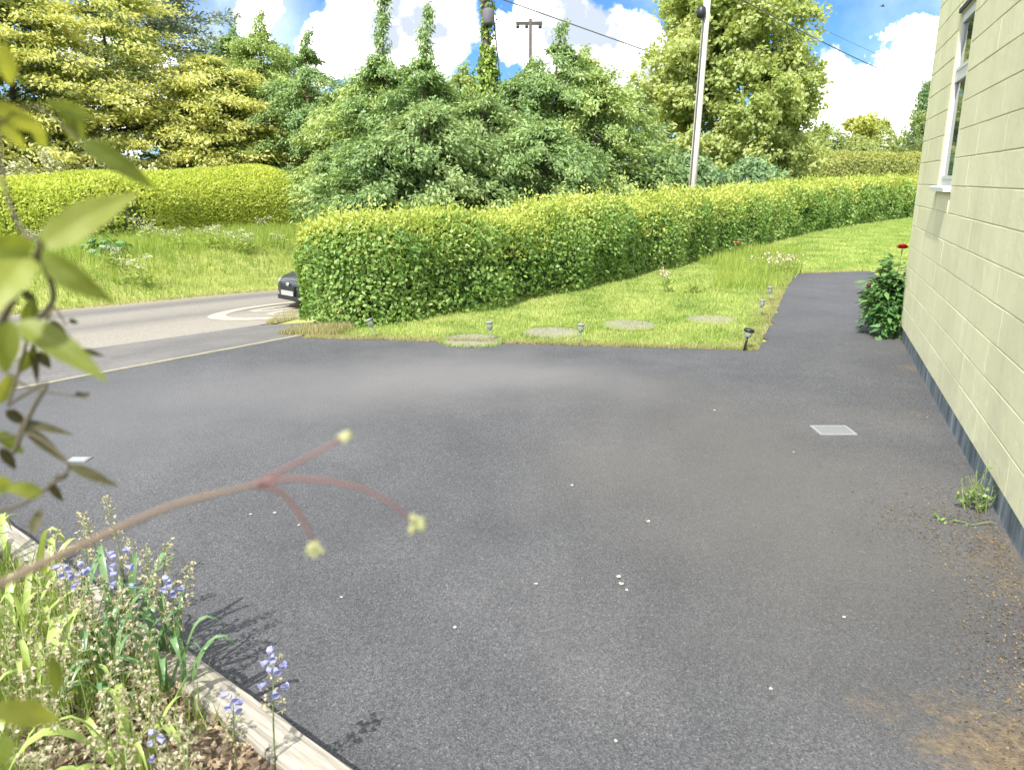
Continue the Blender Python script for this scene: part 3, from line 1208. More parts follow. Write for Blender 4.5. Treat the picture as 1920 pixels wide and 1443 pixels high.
P, Nv, s = hedge_points(spine, HW * .92, lambda s_: hh(s_) + .03, 70000, depth=.05, lumpa=.06, top_only=True)
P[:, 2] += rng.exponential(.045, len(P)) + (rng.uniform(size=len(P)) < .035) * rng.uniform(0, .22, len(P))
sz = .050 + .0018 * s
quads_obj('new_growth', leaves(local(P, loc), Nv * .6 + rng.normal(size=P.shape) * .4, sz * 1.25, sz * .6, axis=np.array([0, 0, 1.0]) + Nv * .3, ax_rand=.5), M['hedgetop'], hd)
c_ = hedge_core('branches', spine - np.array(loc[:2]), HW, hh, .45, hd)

# clipped hedge across the road
fh = [G(-160, 478, .12)[:2], G(60, 470, .12)[:2], G(250, 460, .12)[:2], G(400, 443, .15)[:2], G(600, 430, .15)[:2]]
fh = smooth_path(np.c_[np.array(fh), np.zeros(5)], 40)[:, :2]
tt = nrm(np.gradient(fh, axis=0))
FW = 4.6
sp2 = fh + np.stack([-tt[:, 1], tt[:, 0]], 1) * FW * .5
sp2 = sp2[::-1]
loc = (sp2[0][0], sp2[0][1], .1)
h2 = lambda s_: 2.15 - .045 * np.minimum(np.asarray(s_), 14) + .04 * np.sin(np.asarray(s_) * 1.1)
hd2 = thing('hedge', 'smooth clipped yellow green hedge on the bank across the road', 'hedge', loc)
P, Nv, s = hedge_points(sp2, FW, h2, 85000, lumpf=1.0, lumpa=.06, depth=.03, z0=.1, powr=1.15, end_r=.9, spow=1.0)
quads_obj('foliage', leaves(local(P, loc), Nv, .10, .056, axis=Nv * .4 + np.array([0, 0, .5]), ax_rand=.7, n_rand=.9), M['farhedge'], hd2)
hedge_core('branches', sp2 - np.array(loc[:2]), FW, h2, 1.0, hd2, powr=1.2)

# bank hedge beyond the far end of the lawn
bf = [D(1440, 338, 44)[:2], D(1560, 338, 47)[:2], D(1700, 335, 50)[:2], D(1860, 335, 54)[:2]]
bf = np.array(bf)
tt = nrm(np.gradient(bf, axis=0))
sp3 = bf + np.stack([-tt[:, 1], tt[:, 0]], 1) * 1.6
loc = (sp3[0][0], sp3[0][1], 0)
hd3 = thing('hedge', 'broad trimmed hedge behind the far end of the lawn below a field hedge', 'hedge', loc)
h3 = lambda s_: 3.35 + .05 * np.sin(np.asarray(s_) * .8) + .012 * np.asarray(s_)
P, Nv, s = hedge_points(sp3, 3.2, h3, 36000, lumpf=.9, lumpa=.1, depth=.08, z0=.0, powr=.8)
quads_obj('foliage', leaves(local(P, loc), Nv, .17, .10, axis=Nv * .4 + np.array([0, 0, .5]), ax_rand=.8), M['bankhedge'], hd3)
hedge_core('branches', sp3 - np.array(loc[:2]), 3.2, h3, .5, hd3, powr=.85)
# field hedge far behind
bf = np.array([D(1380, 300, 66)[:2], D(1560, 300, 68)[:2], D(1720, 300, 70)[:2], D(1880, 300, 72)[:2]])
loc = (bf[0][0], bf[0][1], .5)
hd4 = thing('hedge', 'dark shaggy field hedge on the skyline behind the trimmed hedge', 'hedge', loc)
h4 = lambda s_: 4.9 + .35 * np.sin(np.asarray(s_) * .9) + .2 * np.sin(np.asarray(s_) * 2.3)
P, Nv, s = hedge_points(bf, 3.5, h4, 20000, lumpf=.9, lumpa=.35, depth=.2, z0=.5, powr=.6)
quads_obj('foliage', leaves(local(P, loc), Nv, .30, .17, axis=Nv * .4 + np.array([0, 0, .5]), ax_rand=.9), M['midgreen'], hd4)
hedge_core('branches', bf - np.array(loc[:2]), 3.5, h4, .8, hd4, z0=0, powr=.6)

# ------------------------------------------------------------------ trees


def trunk_mesh(h, r, lean=(0, 0), limbs=(), sides=8):
    n_ = 9
    path = [(lean[0] * (i / (n_ - 1)) ** 1.5 + .04 * math.sin(i * 1.3), lean[1] * (i / (n_ - 1)) + .04 * math.cos(i), h * i / (n_ - 1)) for i in range(n_)]
    path[0] = (path[0][0], path[0][1], -.3)
    parts = [tube(path, np.linspace(r, r * .12, n_), sides)]
    for a, b_, rr_ in limbs:
        mid = (np.array(a) + np.array(b_)) / 2 + np.array([0, 0, .08 * np.linalg.norm(np.array(b_) - np.array(a))])
        parts.append(tube([a, mid, b_], [rr_, rr_ * .7, rr_ * .25], 5))
    return join(parts)


def conifer(label, base, height_, radius, mats, nb=110, droop=.5, rise=.15, up=.6, ksprays=9, per=16, L=.17, W=.06, sprd=(.22, .09), prof=1.0, group=None, low=.03, top_lean=0.0, shape='cone', leader=0.0, name='conifer_tree', trunk_r=.16, seed=0):
    """layered or weeping conifer: branches in whorls, sprays hung along them"""
    g = np.random.default_rng(seed)
    o_ = thing(name, label, 'tree', base, group)
    Ps, As, Ns, ss_ = [], [], [], []
    limbs = []
    for i in range(nb):
        u = g.uniform(low, 1) if i > nb * .15 else g.uniform(low, .4)
        az = g.uniform(0, 6.283)
        d = np.array([math.cos(az), math.sin(az), 0])
        if shape == 'cone':
            pr = (1 - u) ** prof * .95 + .05
        else:
            pr = (max(0.0, 1 - ((u - .33) / .67) ** 2) if u > .33 else .82 + .18 * u / .33) ** .6
            pr = max(pr, .08)
        Rb = radius * pr * g.uniform(.55, 1.25)
        z0 = height_ * u * .97
        p0 = np.array([top_lean * u * u, 0, z0])
        s_ = np.concatenate([g.uniform(.2, .6, ksprays // 3), g.uniform(.55, 1, ksprays - ksprays // 3)])
        for q in s_:
            c = p0 + d * q * Rb + np.array([0, 0, (rise * q - droop * q * q) * Rb])
            pts = c + g.normal(size=(per, 3)) * np.array([sprd[0], sprd[0], sprd[1]]) * (.5 + .5 * min(1.2, Rb))
            Ps.append(pts)
            slope = np.array([0, 0, rise - 2 * droop * q])
            ad_ = d + slope
            As.append(np.repeat(ad_[None], per, 0))
            Ns.append(np.repeat((np.array([0, 0, up]) + d * (1 - up) + g.normal(size=3) * .25)[None], per, 0))
            ss_.append(np.full(per, q))
        if i % 3 == 0:
            limbs.append((p0, p0 + d * Rb * .8 + np.array([0, 0, (rise * .8 - droop * .64) * Rb]), .035))
    if leader > 0:                                   # thin nodding top with short hanging sprays
        for i in range(int(14 * leader * 3)):
            f_ = g.uniform(0, 1)
            az = g.uniform(0, 6.283)
            rr_ = .26 * (1 - f_) + .10
            c = np.array([top_lean + .22 * f_ * f_, 0, height_ * .95 + leader * f_])
            pts = c + np.array([math.cos(az), math.sin(az), 0]) * rr_ * g.uniform(.1, 1) + g.normal(size=(10, 3)) * np.array([.05, .05, .10])
            Ps.append(pts)
            As.append(np.repeat(np.array([[math.cos(az) * .5, math.sin(az) * .5, -1]]), 10, 0))
            Ns.append(np.repeat(np.array([[math.cos(az), math.sin(az), .2]]), 10, 0))
            ss_.append(np.full(10, .9))
        limbs.append((np.array([top_lean, 0, height_ * .9]), np.array([top_lean + .2, 0, height_ * .95 + leader]), .03))
    P, A, Nn, S = np.concatenate(Ps), np.concatenate(As), np.concatenate(Ns), np.concatenate(ss_)
    if len(mats) == 1:
        quads_obj('crown', leaves(P, Nn, L, W, axis=A, ax_rand=.55, n_rand=.5), mats[0], o_)
    else:
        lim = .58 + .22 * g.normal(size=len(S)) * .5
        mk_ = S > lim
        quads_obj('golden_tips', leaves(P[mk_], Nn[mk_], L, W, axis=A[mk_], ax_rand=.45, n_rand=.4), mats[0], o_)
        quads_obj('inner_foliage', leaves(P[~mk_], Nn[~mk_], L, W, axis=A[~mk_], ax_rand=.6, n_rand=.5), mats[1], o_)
    mesh_obj('trunk', *trunk_mesh(height_ * .95, trunk_r, (top_lean, 0), limbs), M['barkt'], o_)
    return o_


def broadleaf(label, base, clumps, mat, per=260, L=.13, W=.09, trunk_r=.2, name='broadleaf_tree', seed=0, hh_=None, group=None, cat='tree', hang=0.0, trunk_name='trunk'):
    """clumps: (x, y, z, r) crown lobes; leaves gather in small tufts over and through each lobe"""
    g = np.random.default_rng(seed)
    o_ = thing(name, label, cat, base, group)
    Ps, Ns = [], []
    limbs = []
    top = max(c[2] + c[3] for c in clumps)
    for (x, y, z_, r) in clumps:
        nt_ = max(6, int(26 * r * r))
        for k in range(nt_):
            d = nrm(g.normal(size=3))
            if d[2] < -.5:
                d[2] *= -.5
            c = np.array([x, y, z_]) + d * r * (g.uniform(.45, 1.08))
            k_ = max(8, int(per / 10))
            pts = c + g.normal(size=(k_, 3)) * r * .16
            Ps.append(pts)
            Ns.append(np.repeat((d + np.array([0, 0, .5]))[None], k_, 0))
        if len(limbs) < 14:
            limbs.append((np.array([0, 0, min(top * .3, z_ * .55)]), np.array([x, y, z_]) * .92, max(.015, trunk_r * .16)))
    P, Nn = np.concatenate(Ps), np.concatenate(Ns)
    quads_obj('crown' if cat == 'tree' else 'foliage', leaves(P, Nn, L, W, axis=Nn * .4 + np.array([0, 0, -.3 - hang]), ax_rand=.8, n_rand=.9), mat, o_)
    mesh_obj(trunk_name, *trunk_mesh(top * .8, trunk_r, (0, 0), limbs), M['barkt'], o_)
    return o_


def gz(p, z_=None):
    q = np.array([p[0], p[1], 0.0])
    q[2] = float(height(np.array(p[0]), np.array(p[1]))) if z_ is None else z_
    return q


# golden layered conifers at the left, behind the clipped hedge
gold_specs = [((50, 330, 27.5), 8.6, 3.6, 1), ((225, 330, 30), 9.2, 4.0, 2), ((405, 330, 31), 6.2, 3.0, 3), ((-120, 330, 26), 7.6, 3.2, 7)]
glabels = ['tall golden layered conifer behind the left end of the clipped hedge', 'largest golden conifer with tiered yellow sprays behind the clipped hedge',
           'low golden conifer at the right end of the clipped hedge', 'golden conifer at the far left edge behind the creeper leaves']
for (pix, hgt, rad, sd), lb in zip(gold_specs, glabels):
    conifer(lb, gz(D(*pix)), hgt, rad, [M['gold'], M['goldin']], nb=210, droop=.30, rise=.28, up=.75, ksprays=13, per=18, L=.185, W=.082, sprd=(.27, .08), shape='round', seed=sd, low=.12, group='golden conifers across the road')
conifer('blue grey cedar rising behind the golden conifers', gz(D(310, 330, 38)), 12.5, 4.2, [M['cedar']], nb=190, droop=.15, rise=.25, up=.8, ksprays=12, per=12, L=.27, W=.09, sprd=(.28, .09), shape='round', seed=4, low=.3)
# cream flowered shrub under them
for k, (x, y, dpt, rad, lb) in enumerate([(60, 320, 24.6, 1.25, 'cream variegated shrub behind the hedge under the golden conifers'), (215, 318, 26.0, 1.0, 'smaller cream leaved shrub between hedge and low golden boughs')]):
    b0 = gz(D(x, y, dpt), .15)
    g_ = np.random.default_rng(40 + k)
    cl = [(g_.normal() * rad * .9, g_.normal() * rad * .5, 1.3 + abs(g_.normal()) * rad * .8, rad * g_.uniform(.35, .55)) for _ in range(9)]
    broadleaf(lb, b0, cl, M['cream'], per=420, L=.13, W=.085, trunk_r=.06, name='shrub', cat='shrub', seed=50 + k, group='cream shrubs behind the hedge', trunk_name='stems')

# weeping cypresses
cyp = [  # pixel x, distance, height, radius, material, lean, leader, seed
    (500, 33.0, 7.6, 2.9, 'cypress3', .2, 1.0, 11, 'pale weeping cypress with a thin nodding top beside the golden conifers'),
    (580, 31.0, 6.6, 2.3, 'cypress', .2, .9, 12, 'slim weeping cypress standing just behind the pale one'),
    (690, 24.0, 4.6, 2.1, 'cypress3', .1, .3, 13, 'low yellow green cypress at the end of the clipped hedge'),
    (735, 24.0, 5.3, 2.0, 'cypress', -.15, 2.0, 14, 'weeping cypress with the tallest bare nodding top'),
    (795, 23.0, 5.0, 1.9, 'cypress', .1, 1.6, 15, 'weeping cypress with a ragged column top next to the tallest'),
    (800, 21.0, 3.5, 2.2, 'cypress2', 0, .2, 16, 'broad bluish cypress low in front of the ragged one'),
    (905, 22.5, 3.9, 2.1, 'cypress2', 0, .25, 17, 'rounded bluish cypress below the ivy clad pole'),
    (960, 25.0, 4.7, 2.2, 'cypress', .1, .35, 18, 'bushy green cypress right of the ivy clad pole'),
    (1035, 26.0, 5.9, 2.5, 'cypress', .1, .9, 19, 'tall dark topped cypress beside the pole with a crossarm'),
    (1110, 25.5, 5.0, 2.3, 'cypress3', 0, .3, 20, 'lighter green bushy cypress left of the pale broadleaf tree'),
    (1020, 22.0, 3.2, 2.1, 'cypress', 0, .15, 21, 'squat green cypress directly behind the lawn hedge'),
    (705, 20.5, 2.7, 1.5, 'cypress', 0, .1, 22, 'dark low cypress where the clipped hedge ends'),
    (640, 22.6, 2.5, 1.15, 'cypress2', 0, .1, 23, 'small dark cypress at the roadside end of the clipped hedge'),
    (545, 34.0, 6.9, 2.9, 'cypress3', .1, .5, 29, 'pale drooping cypress filling the gap behind the nodding one'),
    (455, 36.0, 8.0, 3.0, 'cypress', .1, .6, 30, 'tall green cypress between the cedar and the pale weeping one'),
    (765, 29.0, 5.4, 2.5, 'cypress3', 0, .3, 34, 'pale green cypress behind the two nodding tops'),
    (655, 30.0, 5.0, 2.4, 'cypress3', 0, .3, 24, 'far cypress filling the gap under the big cloud'),
    (862, 28.0, 5.3, 2.3, 'cypress3', .1, .5, 25, 'feathery cypress just left of the ivy clad pole'),
    (985, 29.0, 5.4, 2.3, 'cypress', .1, .8, 26, 'ragged cypress standing at the crossarm pole'),
    (1090, 30.0, 6.2, 2.7, 'cypress3', -.1, .5, 27, 'wide pale cypress behind the bushy ones near the broadleaf tree'),
    (1165, 30.0, 5.0, 2.4, 'cypress', 0, .3, 28, 'green cypress at the left foot of the pale broadleaf tree'),
]
for (px, dp_, hg, rd, mt, ln, ld, sd, lb) in cyp:
    p = D(px, 360, dp_)
    b0 = gz(p, -.2 if dp_ < 20 else .15)
    conifer(lb, b0, hg, rd, [M[mt]], nb=int(64 + 21 * rd), droop=.52, rise=.38, up=.6, ksprays=11, per=23, L=.15, W=.062, sprd=(.135, .085), shape='round', leader=ld, top_lean=ln, seed=sd, low=.03, group='weeping cypresses across the road')

# dark evergreens in front of the pale tree
ev = [(1215, 27.0, 2.7, 1.8, 31, 'dark evergreen left of the pale pole'), (1285, 29.0, 2.6, 1.8, 32, 'dark evergreen with blue shade behind the pale pole'), (1410, 31.0, 2.5, 1.8, 33, 'rounded dark evergreen right of the pale pole')]
for (px, dp_, hg, rd, sd, lb) in ev:
    b0 = gz(D(px, 350, dp_), .0)
    conifer(lb, b0, hg, rd, [M['dark' if sd != 31 else 'cypress']], nb=120, droop=.5, rise=.4, up=.45, ksprays=11, per=15, L=.19, W=.10, sprd=(.24, .16), shape='round', seed=sd, group='dark evergreens under the pale tree')
# pale broadleaf tree
g_ = np.random.default_rng(71)
cl = []
for k in range(175):
    a, rr_ = g_.uniform(0, 6.283), g_.uniform(.15, 1) ** .5
    zz = g_.uniform(.7, 12.6)
    wd_ = 3.9 if zz < 7.5 else 3.9 * (1 - ((zz - 7.5) / 7.5) ** 1.6)
    cl.append((math.cos(a) * rr_ * wd_ * .92, math.sin(a) * rr_ * wd_ * .85, zz, g_.uniform(.6, 1.0)))
for k in range(80):
    a, rr_ = g_.uniform(0, 6.283), g_.uniform(.2, 1) ** .5
    cl.append((math.cos(a) * rr_ * 4.3, math.sin(a) * rr_ * 3.8, g_.uniform(.6, 6.5), g_.uniform(.55, .95)))
for k in range(60):
    a, rr_ = g_.uniform(0, 6.283), g_.uniform(.05, 1)
    cl.append((math.cos(a) * rr_ * 3.2, math.sin(a) * rr_ * 2.8, g_.uniform(5, 11), g_.uniform(.6, .9)))
broadleaf('tall pale green broadleaf tree rising behind the pale pole', gz(D(1357, 330, 37), 0), cl, M['poplar'], per=230, L=.21, W=.15, trunk_r=.3, seed=72)
# far trees over the field hedge at the right
cl = [(g_.normal() * 1.2, g_.normal() * 1.2, g_.uniform(4.2, 6.6), g_.uniform(.8, 1.2)) for _ in range(13)]
broadleaf('round yellow tree on the skyline right of the field hedge', gz(D(1622, 300, 76), 0.6), cl, M['yellowtree'], per=200, L=.34, W=.24, trunk_r=.25, seed=73)
cl = [(g_.normal() * .9, g_.normal() * .9, g_.uniform(3.6, 5.4), g_.uniform(.6, 1.0)) for _ in range(7)]
broadleaf('small green tree on the skyline beside the pale broadleaf tree', gz(D(1520, 300, 74), 0.6), cl, M['midgreen'], per=200, L=.30, W=.2, trunk_r=.2, seed=74)
conifer('narrow dark columnar cypress rising by the house corner', gz(D(1722, 300, 58), .5), 8.0, 1.0, [M['dark']], nb=120, droop=-.5, rise=.7, up=.2, ksprays=8, per=12, L=.3, W=.13, sprd=(.22, .3), seed=75, prof=.55, low=.05)
cl = [(g_.normal() * 1.3, g_.normal() * 1.0, g_.uniform(2.2, 5.2), g_.uniform(.6, .9)) for _ in range(12)]
broadleaf('thin leaved shrubby tree left of the dark columnar cypress', gz(D(1700, 300, 55), .5), cl, M['midgreen'], per=110, L=.22, W=.13, trunk_r=.12, seed=76)
# hedgerow trees further along, off to both sides, so the place goes on
for k, (x, y, sd) in enumerate([(-24, 30, 81), (-30, 22, 82), (34, 56, 83)]):
    cl = [(g_.normal() * 1.6, g_.normal() * 1.6, g_.uniform(2.5, 6.5), g_.uniform(.9, 1.5)) for _ in range(12)]
    broadleaf(['green roadside tree beyond the golden conifers', 'green roadside tree furthest along the lane', 'green field tree behind the house corner'][k], gz((x, y)), cl, M['midgreen'], per=120, L=.3, W=.2, trunk_r=.25, seed=sd)

# ------------------------------------------------------------------ poles and wires
pb = gz(D(1296, 345, 25), 0)
pole = thing('utility_pole', 'pale silvered utility pole rising behind the lawn hedge', 'utility pole', pb)
pole.rotation_euler = (0, R(1.4), 0)
mesh_obj('shaft', *tube([(0, 0, -.5), (0, 0, 3), (0, 0, 6), (0, 0, 9.2)], [.125, .118, .108, .095], 14), M['pole'], pole, smooth=True)
mesh_obj('junction_box', *join([lathe([(.05, 0), (.13, .03), (.15, .15), (.13, .30), (.06, .36)], 12, (-.18, -.10, 6.55))]), M['black'], pole, smooth=True)
mesh_obj('conduit', *tube([(-.10, -.12, 1.5), (-.10, -.12, 4), (-.10, -.11, 6.6)], .025, 6), M['cable'], pole)
mesh_obj('crossarm', *box(-.6, .6, -.05, .05, 8.7, 8.82), M['poledark'], pole)

ib = gz(D(912, 340, 27), 0)
ip = thing('utility_pole', 'dark utility pole with transformer wrapped in ivy above the cypresses', 'utility pole', ib)
mesh_obj('shaft', *tube([(0, 0, -.5), (0, 0, 4), (0, 0, 9.6)], [.17, .15, .13], 12), M['poledark'], ip, smooth=True)
mesh_obj('transformer', *lathe([(.05, 0), (.17, .02), (.19, .1), (.19, .45), (.15, .5), (.05, .54)], 14, (.12, -.22, 6.7)), M['cable'], ip, smooth=True)
mesh_obj('stay_wire', *tube([(.1, 0, 8.8), (.35, 0, 6.4), (.62, 0, 3.8)], .022, 5), M['cable'], ip)
mesh_obj('crossarm', *box(-.75, .75, -.05, .05, 8.9, 9.02), M['poledark'], ip)
k = 3600
z_ = np.concatenate([rng.uniform(2.0, 6.1, k - 420), rng.uniform(6.0, 8.4, 420)])
a = rng.uniform(0, 6.283, k)
r_ = .16 + np.abs(rng.normal(size=k)) * .42 * np.clip((6.3 - z_) / 3, .12, 1)
P = np.stack([np.cos(a) * r_ + .08, np.sin(a) * r_, z_], 1)
quads_obj('ivy', leaves(P, np.stack([np.cos(a), np.sin(a), np.full(k, .3)], 1), .13, .10, axis=np.array([0, 0, -1.0]), ax_rand=.6), M['ivy'], ip)

tb = gz(D(993, 340, 38), 0)
tp = thing('utility_pole', 'thin distant pole with a wooden crossarm and insulators', 'utility pole', tb)
mesh_obj('shaft', *tube([(0, 0, -.5), (0, 0, 4.5), (0, 0, 9.05)], [.10, .09, .075], 10), M['poledark'], tp, smooth=True)
mesh_obj('crossarm', *box(-.68, .55, -.06, .06, 8.78, 8.92), M['poledark'], tp)
for x in (-.60, -.18, .45):
    mesh_obj('insulator', *lathe([(.03, 0), (.08, .03), (.08, .1), (.05, .16)], 8, (x, -.03, 8.62)), M['black'], tp, smooth=True)


def wire(label, a, b_, sag, r):
    a, b_ = np.array(a), np.array(b_)
    s_ = np.linspace(0, 1, 24)
    pts = a + (b_ - a) * s_[:, None]
    pts[:, 2] -= sag * 4 * s_ * (1 - s_)
    o_ = mesh_obj('overhead_wire', *tube(pts - a, r, 5), M['cable'], None, a, smooth=True)
    tag(o_, label, 'wire', 'overhead wires')


wire('thick overhead wire slanting down across the clouds from the ivy clad pole', D(905, -14, 27), D(1420, 170, 50), -.0, .024)
wire('thicker overhead wire descending from the pale pole towards the house corner', D(1337, -30, 25), D(1790, 182, 60), .35, .026)
wire('faint upper overhead wire running to the house corner', D(1345, -40, 25), D(1800, 170, 62), .1, .010)
wire('level overhead wire across the lower cloud behind the trees', D(1280, 140, 50), D(1790, 165, 62), .35, .028)

# ------------------------------------------------------------------ grass


def in_poly(P, poly_):
    x, y = P[:, 0], P[:, 1]
    inside = np.zeros(len(P), bool)
    n_ = len(poly_)
    j = n_ - 1
    for i in range(n_):
        xi, yi = poly_[i]
        xj, yj = poly_[j]
        c = ((yi > y) != (yj > y)) & (x < (xj - xi) * (y - yi) / (yj - yi + 1e-12) + xi)
        inside ^= c
        j = i
    return inside


lawn_poly = [L0, L1, P1, P2, (10, 17.5), (26, 40)] + [tuple(p) for p in (front + np.array([-.15, .15]))[::-1]]
lawn_poly = np.array([tuple(p) for p in lawn_poly])


def scatter(poly_, k, bias=1.0):
    lo, hi = poly_.min(0), poly_.max(0)
    res = []
    tot = 0
    while tot < k:
        u = rng.uniform(0, 1, (k * 2, 2))
        u[:, 1] = u[:, 1] ** bias
        p = lo + (hi - lo) * u
        # nearer ground shows more blades
        p = p[in_poly(p, poly_)]
        res.append(p)
        tot += len(p)
    return np.concatenate(res)[:k]


p = scatter(lawn_poly, 145000, 1.9)
bias = lump(np.c_[p, np.zeros(len(p))], .9, 4)
dist = np.linalg.norm(p, axis=1)
P = np.c_[p, height(p[:, 0], p[:, 1]) - .012]
hgt = .038 + .012 * bias + .0008 * dist
tag(quads_obj('lawn_grass', blades(P, hgt, .007 + .0007 * dist, .8), M['grass'], n=3), 'short sunlit mown lawn grass between hedge and driveway', 'grass', kind='stuff')
# dry straw fringe along the tarmac edges
def fringe(a, b_, k, wid, h_, side):
    s_ = rng.uniform(0, 1, k)
    d = (b_ - a) / np.linalg.norm(b_ - a)
    nn = np.array([-d[1], d[0]]) * side
    q = a + (b_ - a) * s_[:, None] + nn * (np.abs(rng.normal(size=k)) * wid - .015)[:, None]
    return np.c_[q, np.full(k, -.005)]


P = np.concatenate([fringe(L0, L1, 7000, .10, .05, 1), fringe(L1, P1, 7000, .16, .05, 1), fringe(P1, P2, 900, .12, .05, 1)])
P = np.concatenate([P, np.c_[scatter(lawn_poly, 9000, 2.2), np.zeros(9000)]])
tag(quads_obj('dry_grass', blades(P, .05, .009, .9), M['straw'], n=3), 'straw coloured dry grass fringe along the tarmac edges', 'grass', kind='stuff')
# rougher tufted grass where the lawn meets the flowers and the path
patch_poly = np.array([G(x, y)[:2] for x, y in [(1330, 545), (1350, 505), (1300, 490), (1400, 462), (1500, 470), (1505, 505), (1470, 545)]])
p = scatter(patch_poly, 5200, 1.0)
tag(quads_obj('long_grass', blades(np.c_[p, np.zeros(len(p))], .20, .014, .45), M['verge'], n=3), 'uncut longer grass between the lawn hedge and the path', 'grass', kind='stuff')
# grass tongue by the roadside end of the hedge
gp = np.array([G(x, y, z_)[:2] for x, y, z_ in [(496, 611, -.36), (520, 590, -.38), (575, 566, -.36), (600, 590, -.3), (556, 598, -.36)]])
p = scatter(gp, 2600)
Pz = height(p[:, 0], p[:, 1])
tag(quads_obj('roadside_grass', blades(np.c_[p, Pz], .075, .012, .7), M['straw'], n=3), 'dry yellow grass tongue at the roadside foot of the hedge', 'grass', kind='stuff')
p2 = scatter(np.array([K1 + np.array([-.35, .35]), K1 + np.array([.0, .0]), K1 + np.array([.45, .0]), K1 + np.array([.6, .5]), K1 + np.array([-.2, .9])]), 2200)
tag(quads_obj('hedge_foot_grass', blades(np.c_[p2, height(p2[:, 0], p2[:, 1])], .10, .010, .6), M['straw'], n=3), 'dry grass around the foot of the hedge end', 'grass', kind='stuff')

# verge across the road
k = 95000
t_ = rng.uniform(-22, 14, k)
q = RW + .02 + rng.uniform(0, 1, k) ** .8 * 6.5
p = RO + RE * t_[:, None] + RN * q[:, None]
lm = lump(np.c_[p, np.zeros(k)], 1.1, 6)
hgt = np.clip(.10 + .075 * np.clip(q - RW, 0, 3) * .9 + .07 * lm, .05, .5)
P = np.c_[p, height(p[:, 0], p[:, 1]) - .02]
tag(quads_obj('verge_grass', blades(P, hgt, .016, .45), M['verge'], n=3), 'long bright verge grass on the bank across the road', 'grass', kind='stuff')
k = 9000
t_ = rng.uniform(-22, 14, k)
q = RW + rng.normal(size=k) * .12 + .08
p = RO + RE * t_[:, None] + RN * q[:, None]
tag(quads_obj('verge_edge_grass', blades(np.c_[p, height(p[:, 0], p[:, 1])], .07, .014, .8), M['straw'], n=3), 'dry straw edge of the verge beside the far side of the road', 'grass', kind='stuff')


# ------------------------------------------------------------------ verge plants
def make_parsley(label, loc, n_st, h_, seed, group):
    g = np.random.default_rng(seed)
    o_ = thing('cow_parsley', label, 'wild flower', loc, group)
    st, fl, lf = [], [], []
    for i in range(n_st):
        bx_, by_ = g.normal(size=2) * .10
        tx_, ty_ = bx_ + g.normal() * .14, by_ + g.normal() * .14
        hz_ = h_ * g.uniform(.65, 1.1)
        st.append(tube([(bx_, by_, 0), ((bx_ + tx_) / 2, (by_ + ty_) / 2, hz_ * .5), (tx_, ty_, hz_)], [.008, .006, .004], 4))
        c = np.array([tx_, ty_, hz_]) + g.normal(size=(26, 3)) * np.array([.07, .07, .018])
        fl.append(c)
        lf.append(np.array([bx_, by_, 0]) + np.c_[g.normal(size=(16, 2)) * .14, g.uniform(.05, hz_ * .6, 16)])
    mesh_obj('stems', *join(st), M['stalk'], o_)
    P_ = np.concatenate(fl)
    quads_obj('flowers', leaves(P_, np.array([0, 0, 1.0]), .034, .03, n_rand=.4), M['white'], o_)['kind'] = 'stuff'
    P_ = np.concatenate(lf)
    quads_obj('leaves', leaves(P_, np.array([0, 0, 1.0]), .14, .05), M['verge'], o_)
    return o_


src = None
spots = []
for (x, y) in [(255, 475), (272, 480), (285, 492), (210, 470), (408, 482), (470, 500), (500, 468), (395, 448), (330, 452), (440, 446), (520, 440), (90, 500), (70, 515)]:
    # settle on the bank surface seen at this pixel
    zz = .1
    for _ in range(8):
        p = G(x, y + 14, zz)
        zz = float(height(np.array(p[0]), np.array(p[1])))
    spots.append((p[0], p[1], zz))
pl = ['cow parsley tuft in front of the dark gap under the clipped hedge', 'cow parsley beside the tuft at the dark hedge gap']
for i, s_ in enumerate(spots):
    lb = 'white cow parsley flowering in the long verge grass across the road'
    if src is None:
        src = make_parsley(lb, s_, 7, .55, 90, 'cow parsley on the verge')
    else:
        copy_thing(src, s_, rng.uniform(0, 6.28), rng.uniform(.6, 1.1))
# butterbur or dock: dark leafy plant on the verge
zz = .0
for _ in range(8):
    p = G(208, 528, zz)
    zz = float(height(np.array(p[0]), np.array(p[1])))
dk = thing('dock_plant', 'dark broad leaved dock plant on the verge across the road', 'plant', (p[0], p[1], zz))
k = 110
d = nrm(rng.normal(size=(k, 3)) * np.array([1, 1, .5]) + np.array([0, 0, .5]))
P = d * rng.uniform(.15, .42, (k, 1)) * np.array([1.1, 1.1, 1.0])
P[:, 2] = np.abs(P[:, 2]) + .1
quads_obj('foliage', leaves(P, d + np.array([0, 0, .8]), .20, .10, axis=d, ax_rand=.4, n_rand=.4), M['peony'], dk)
mesh_obj('stems', *join([tube([(0, 0, -.05), tuple(d[i] * np.array([.15, .15, .3]) + np.array([0, 0, .1]))], [.01, .006], 4) for i in range(14)]), M['stalk'], dk)

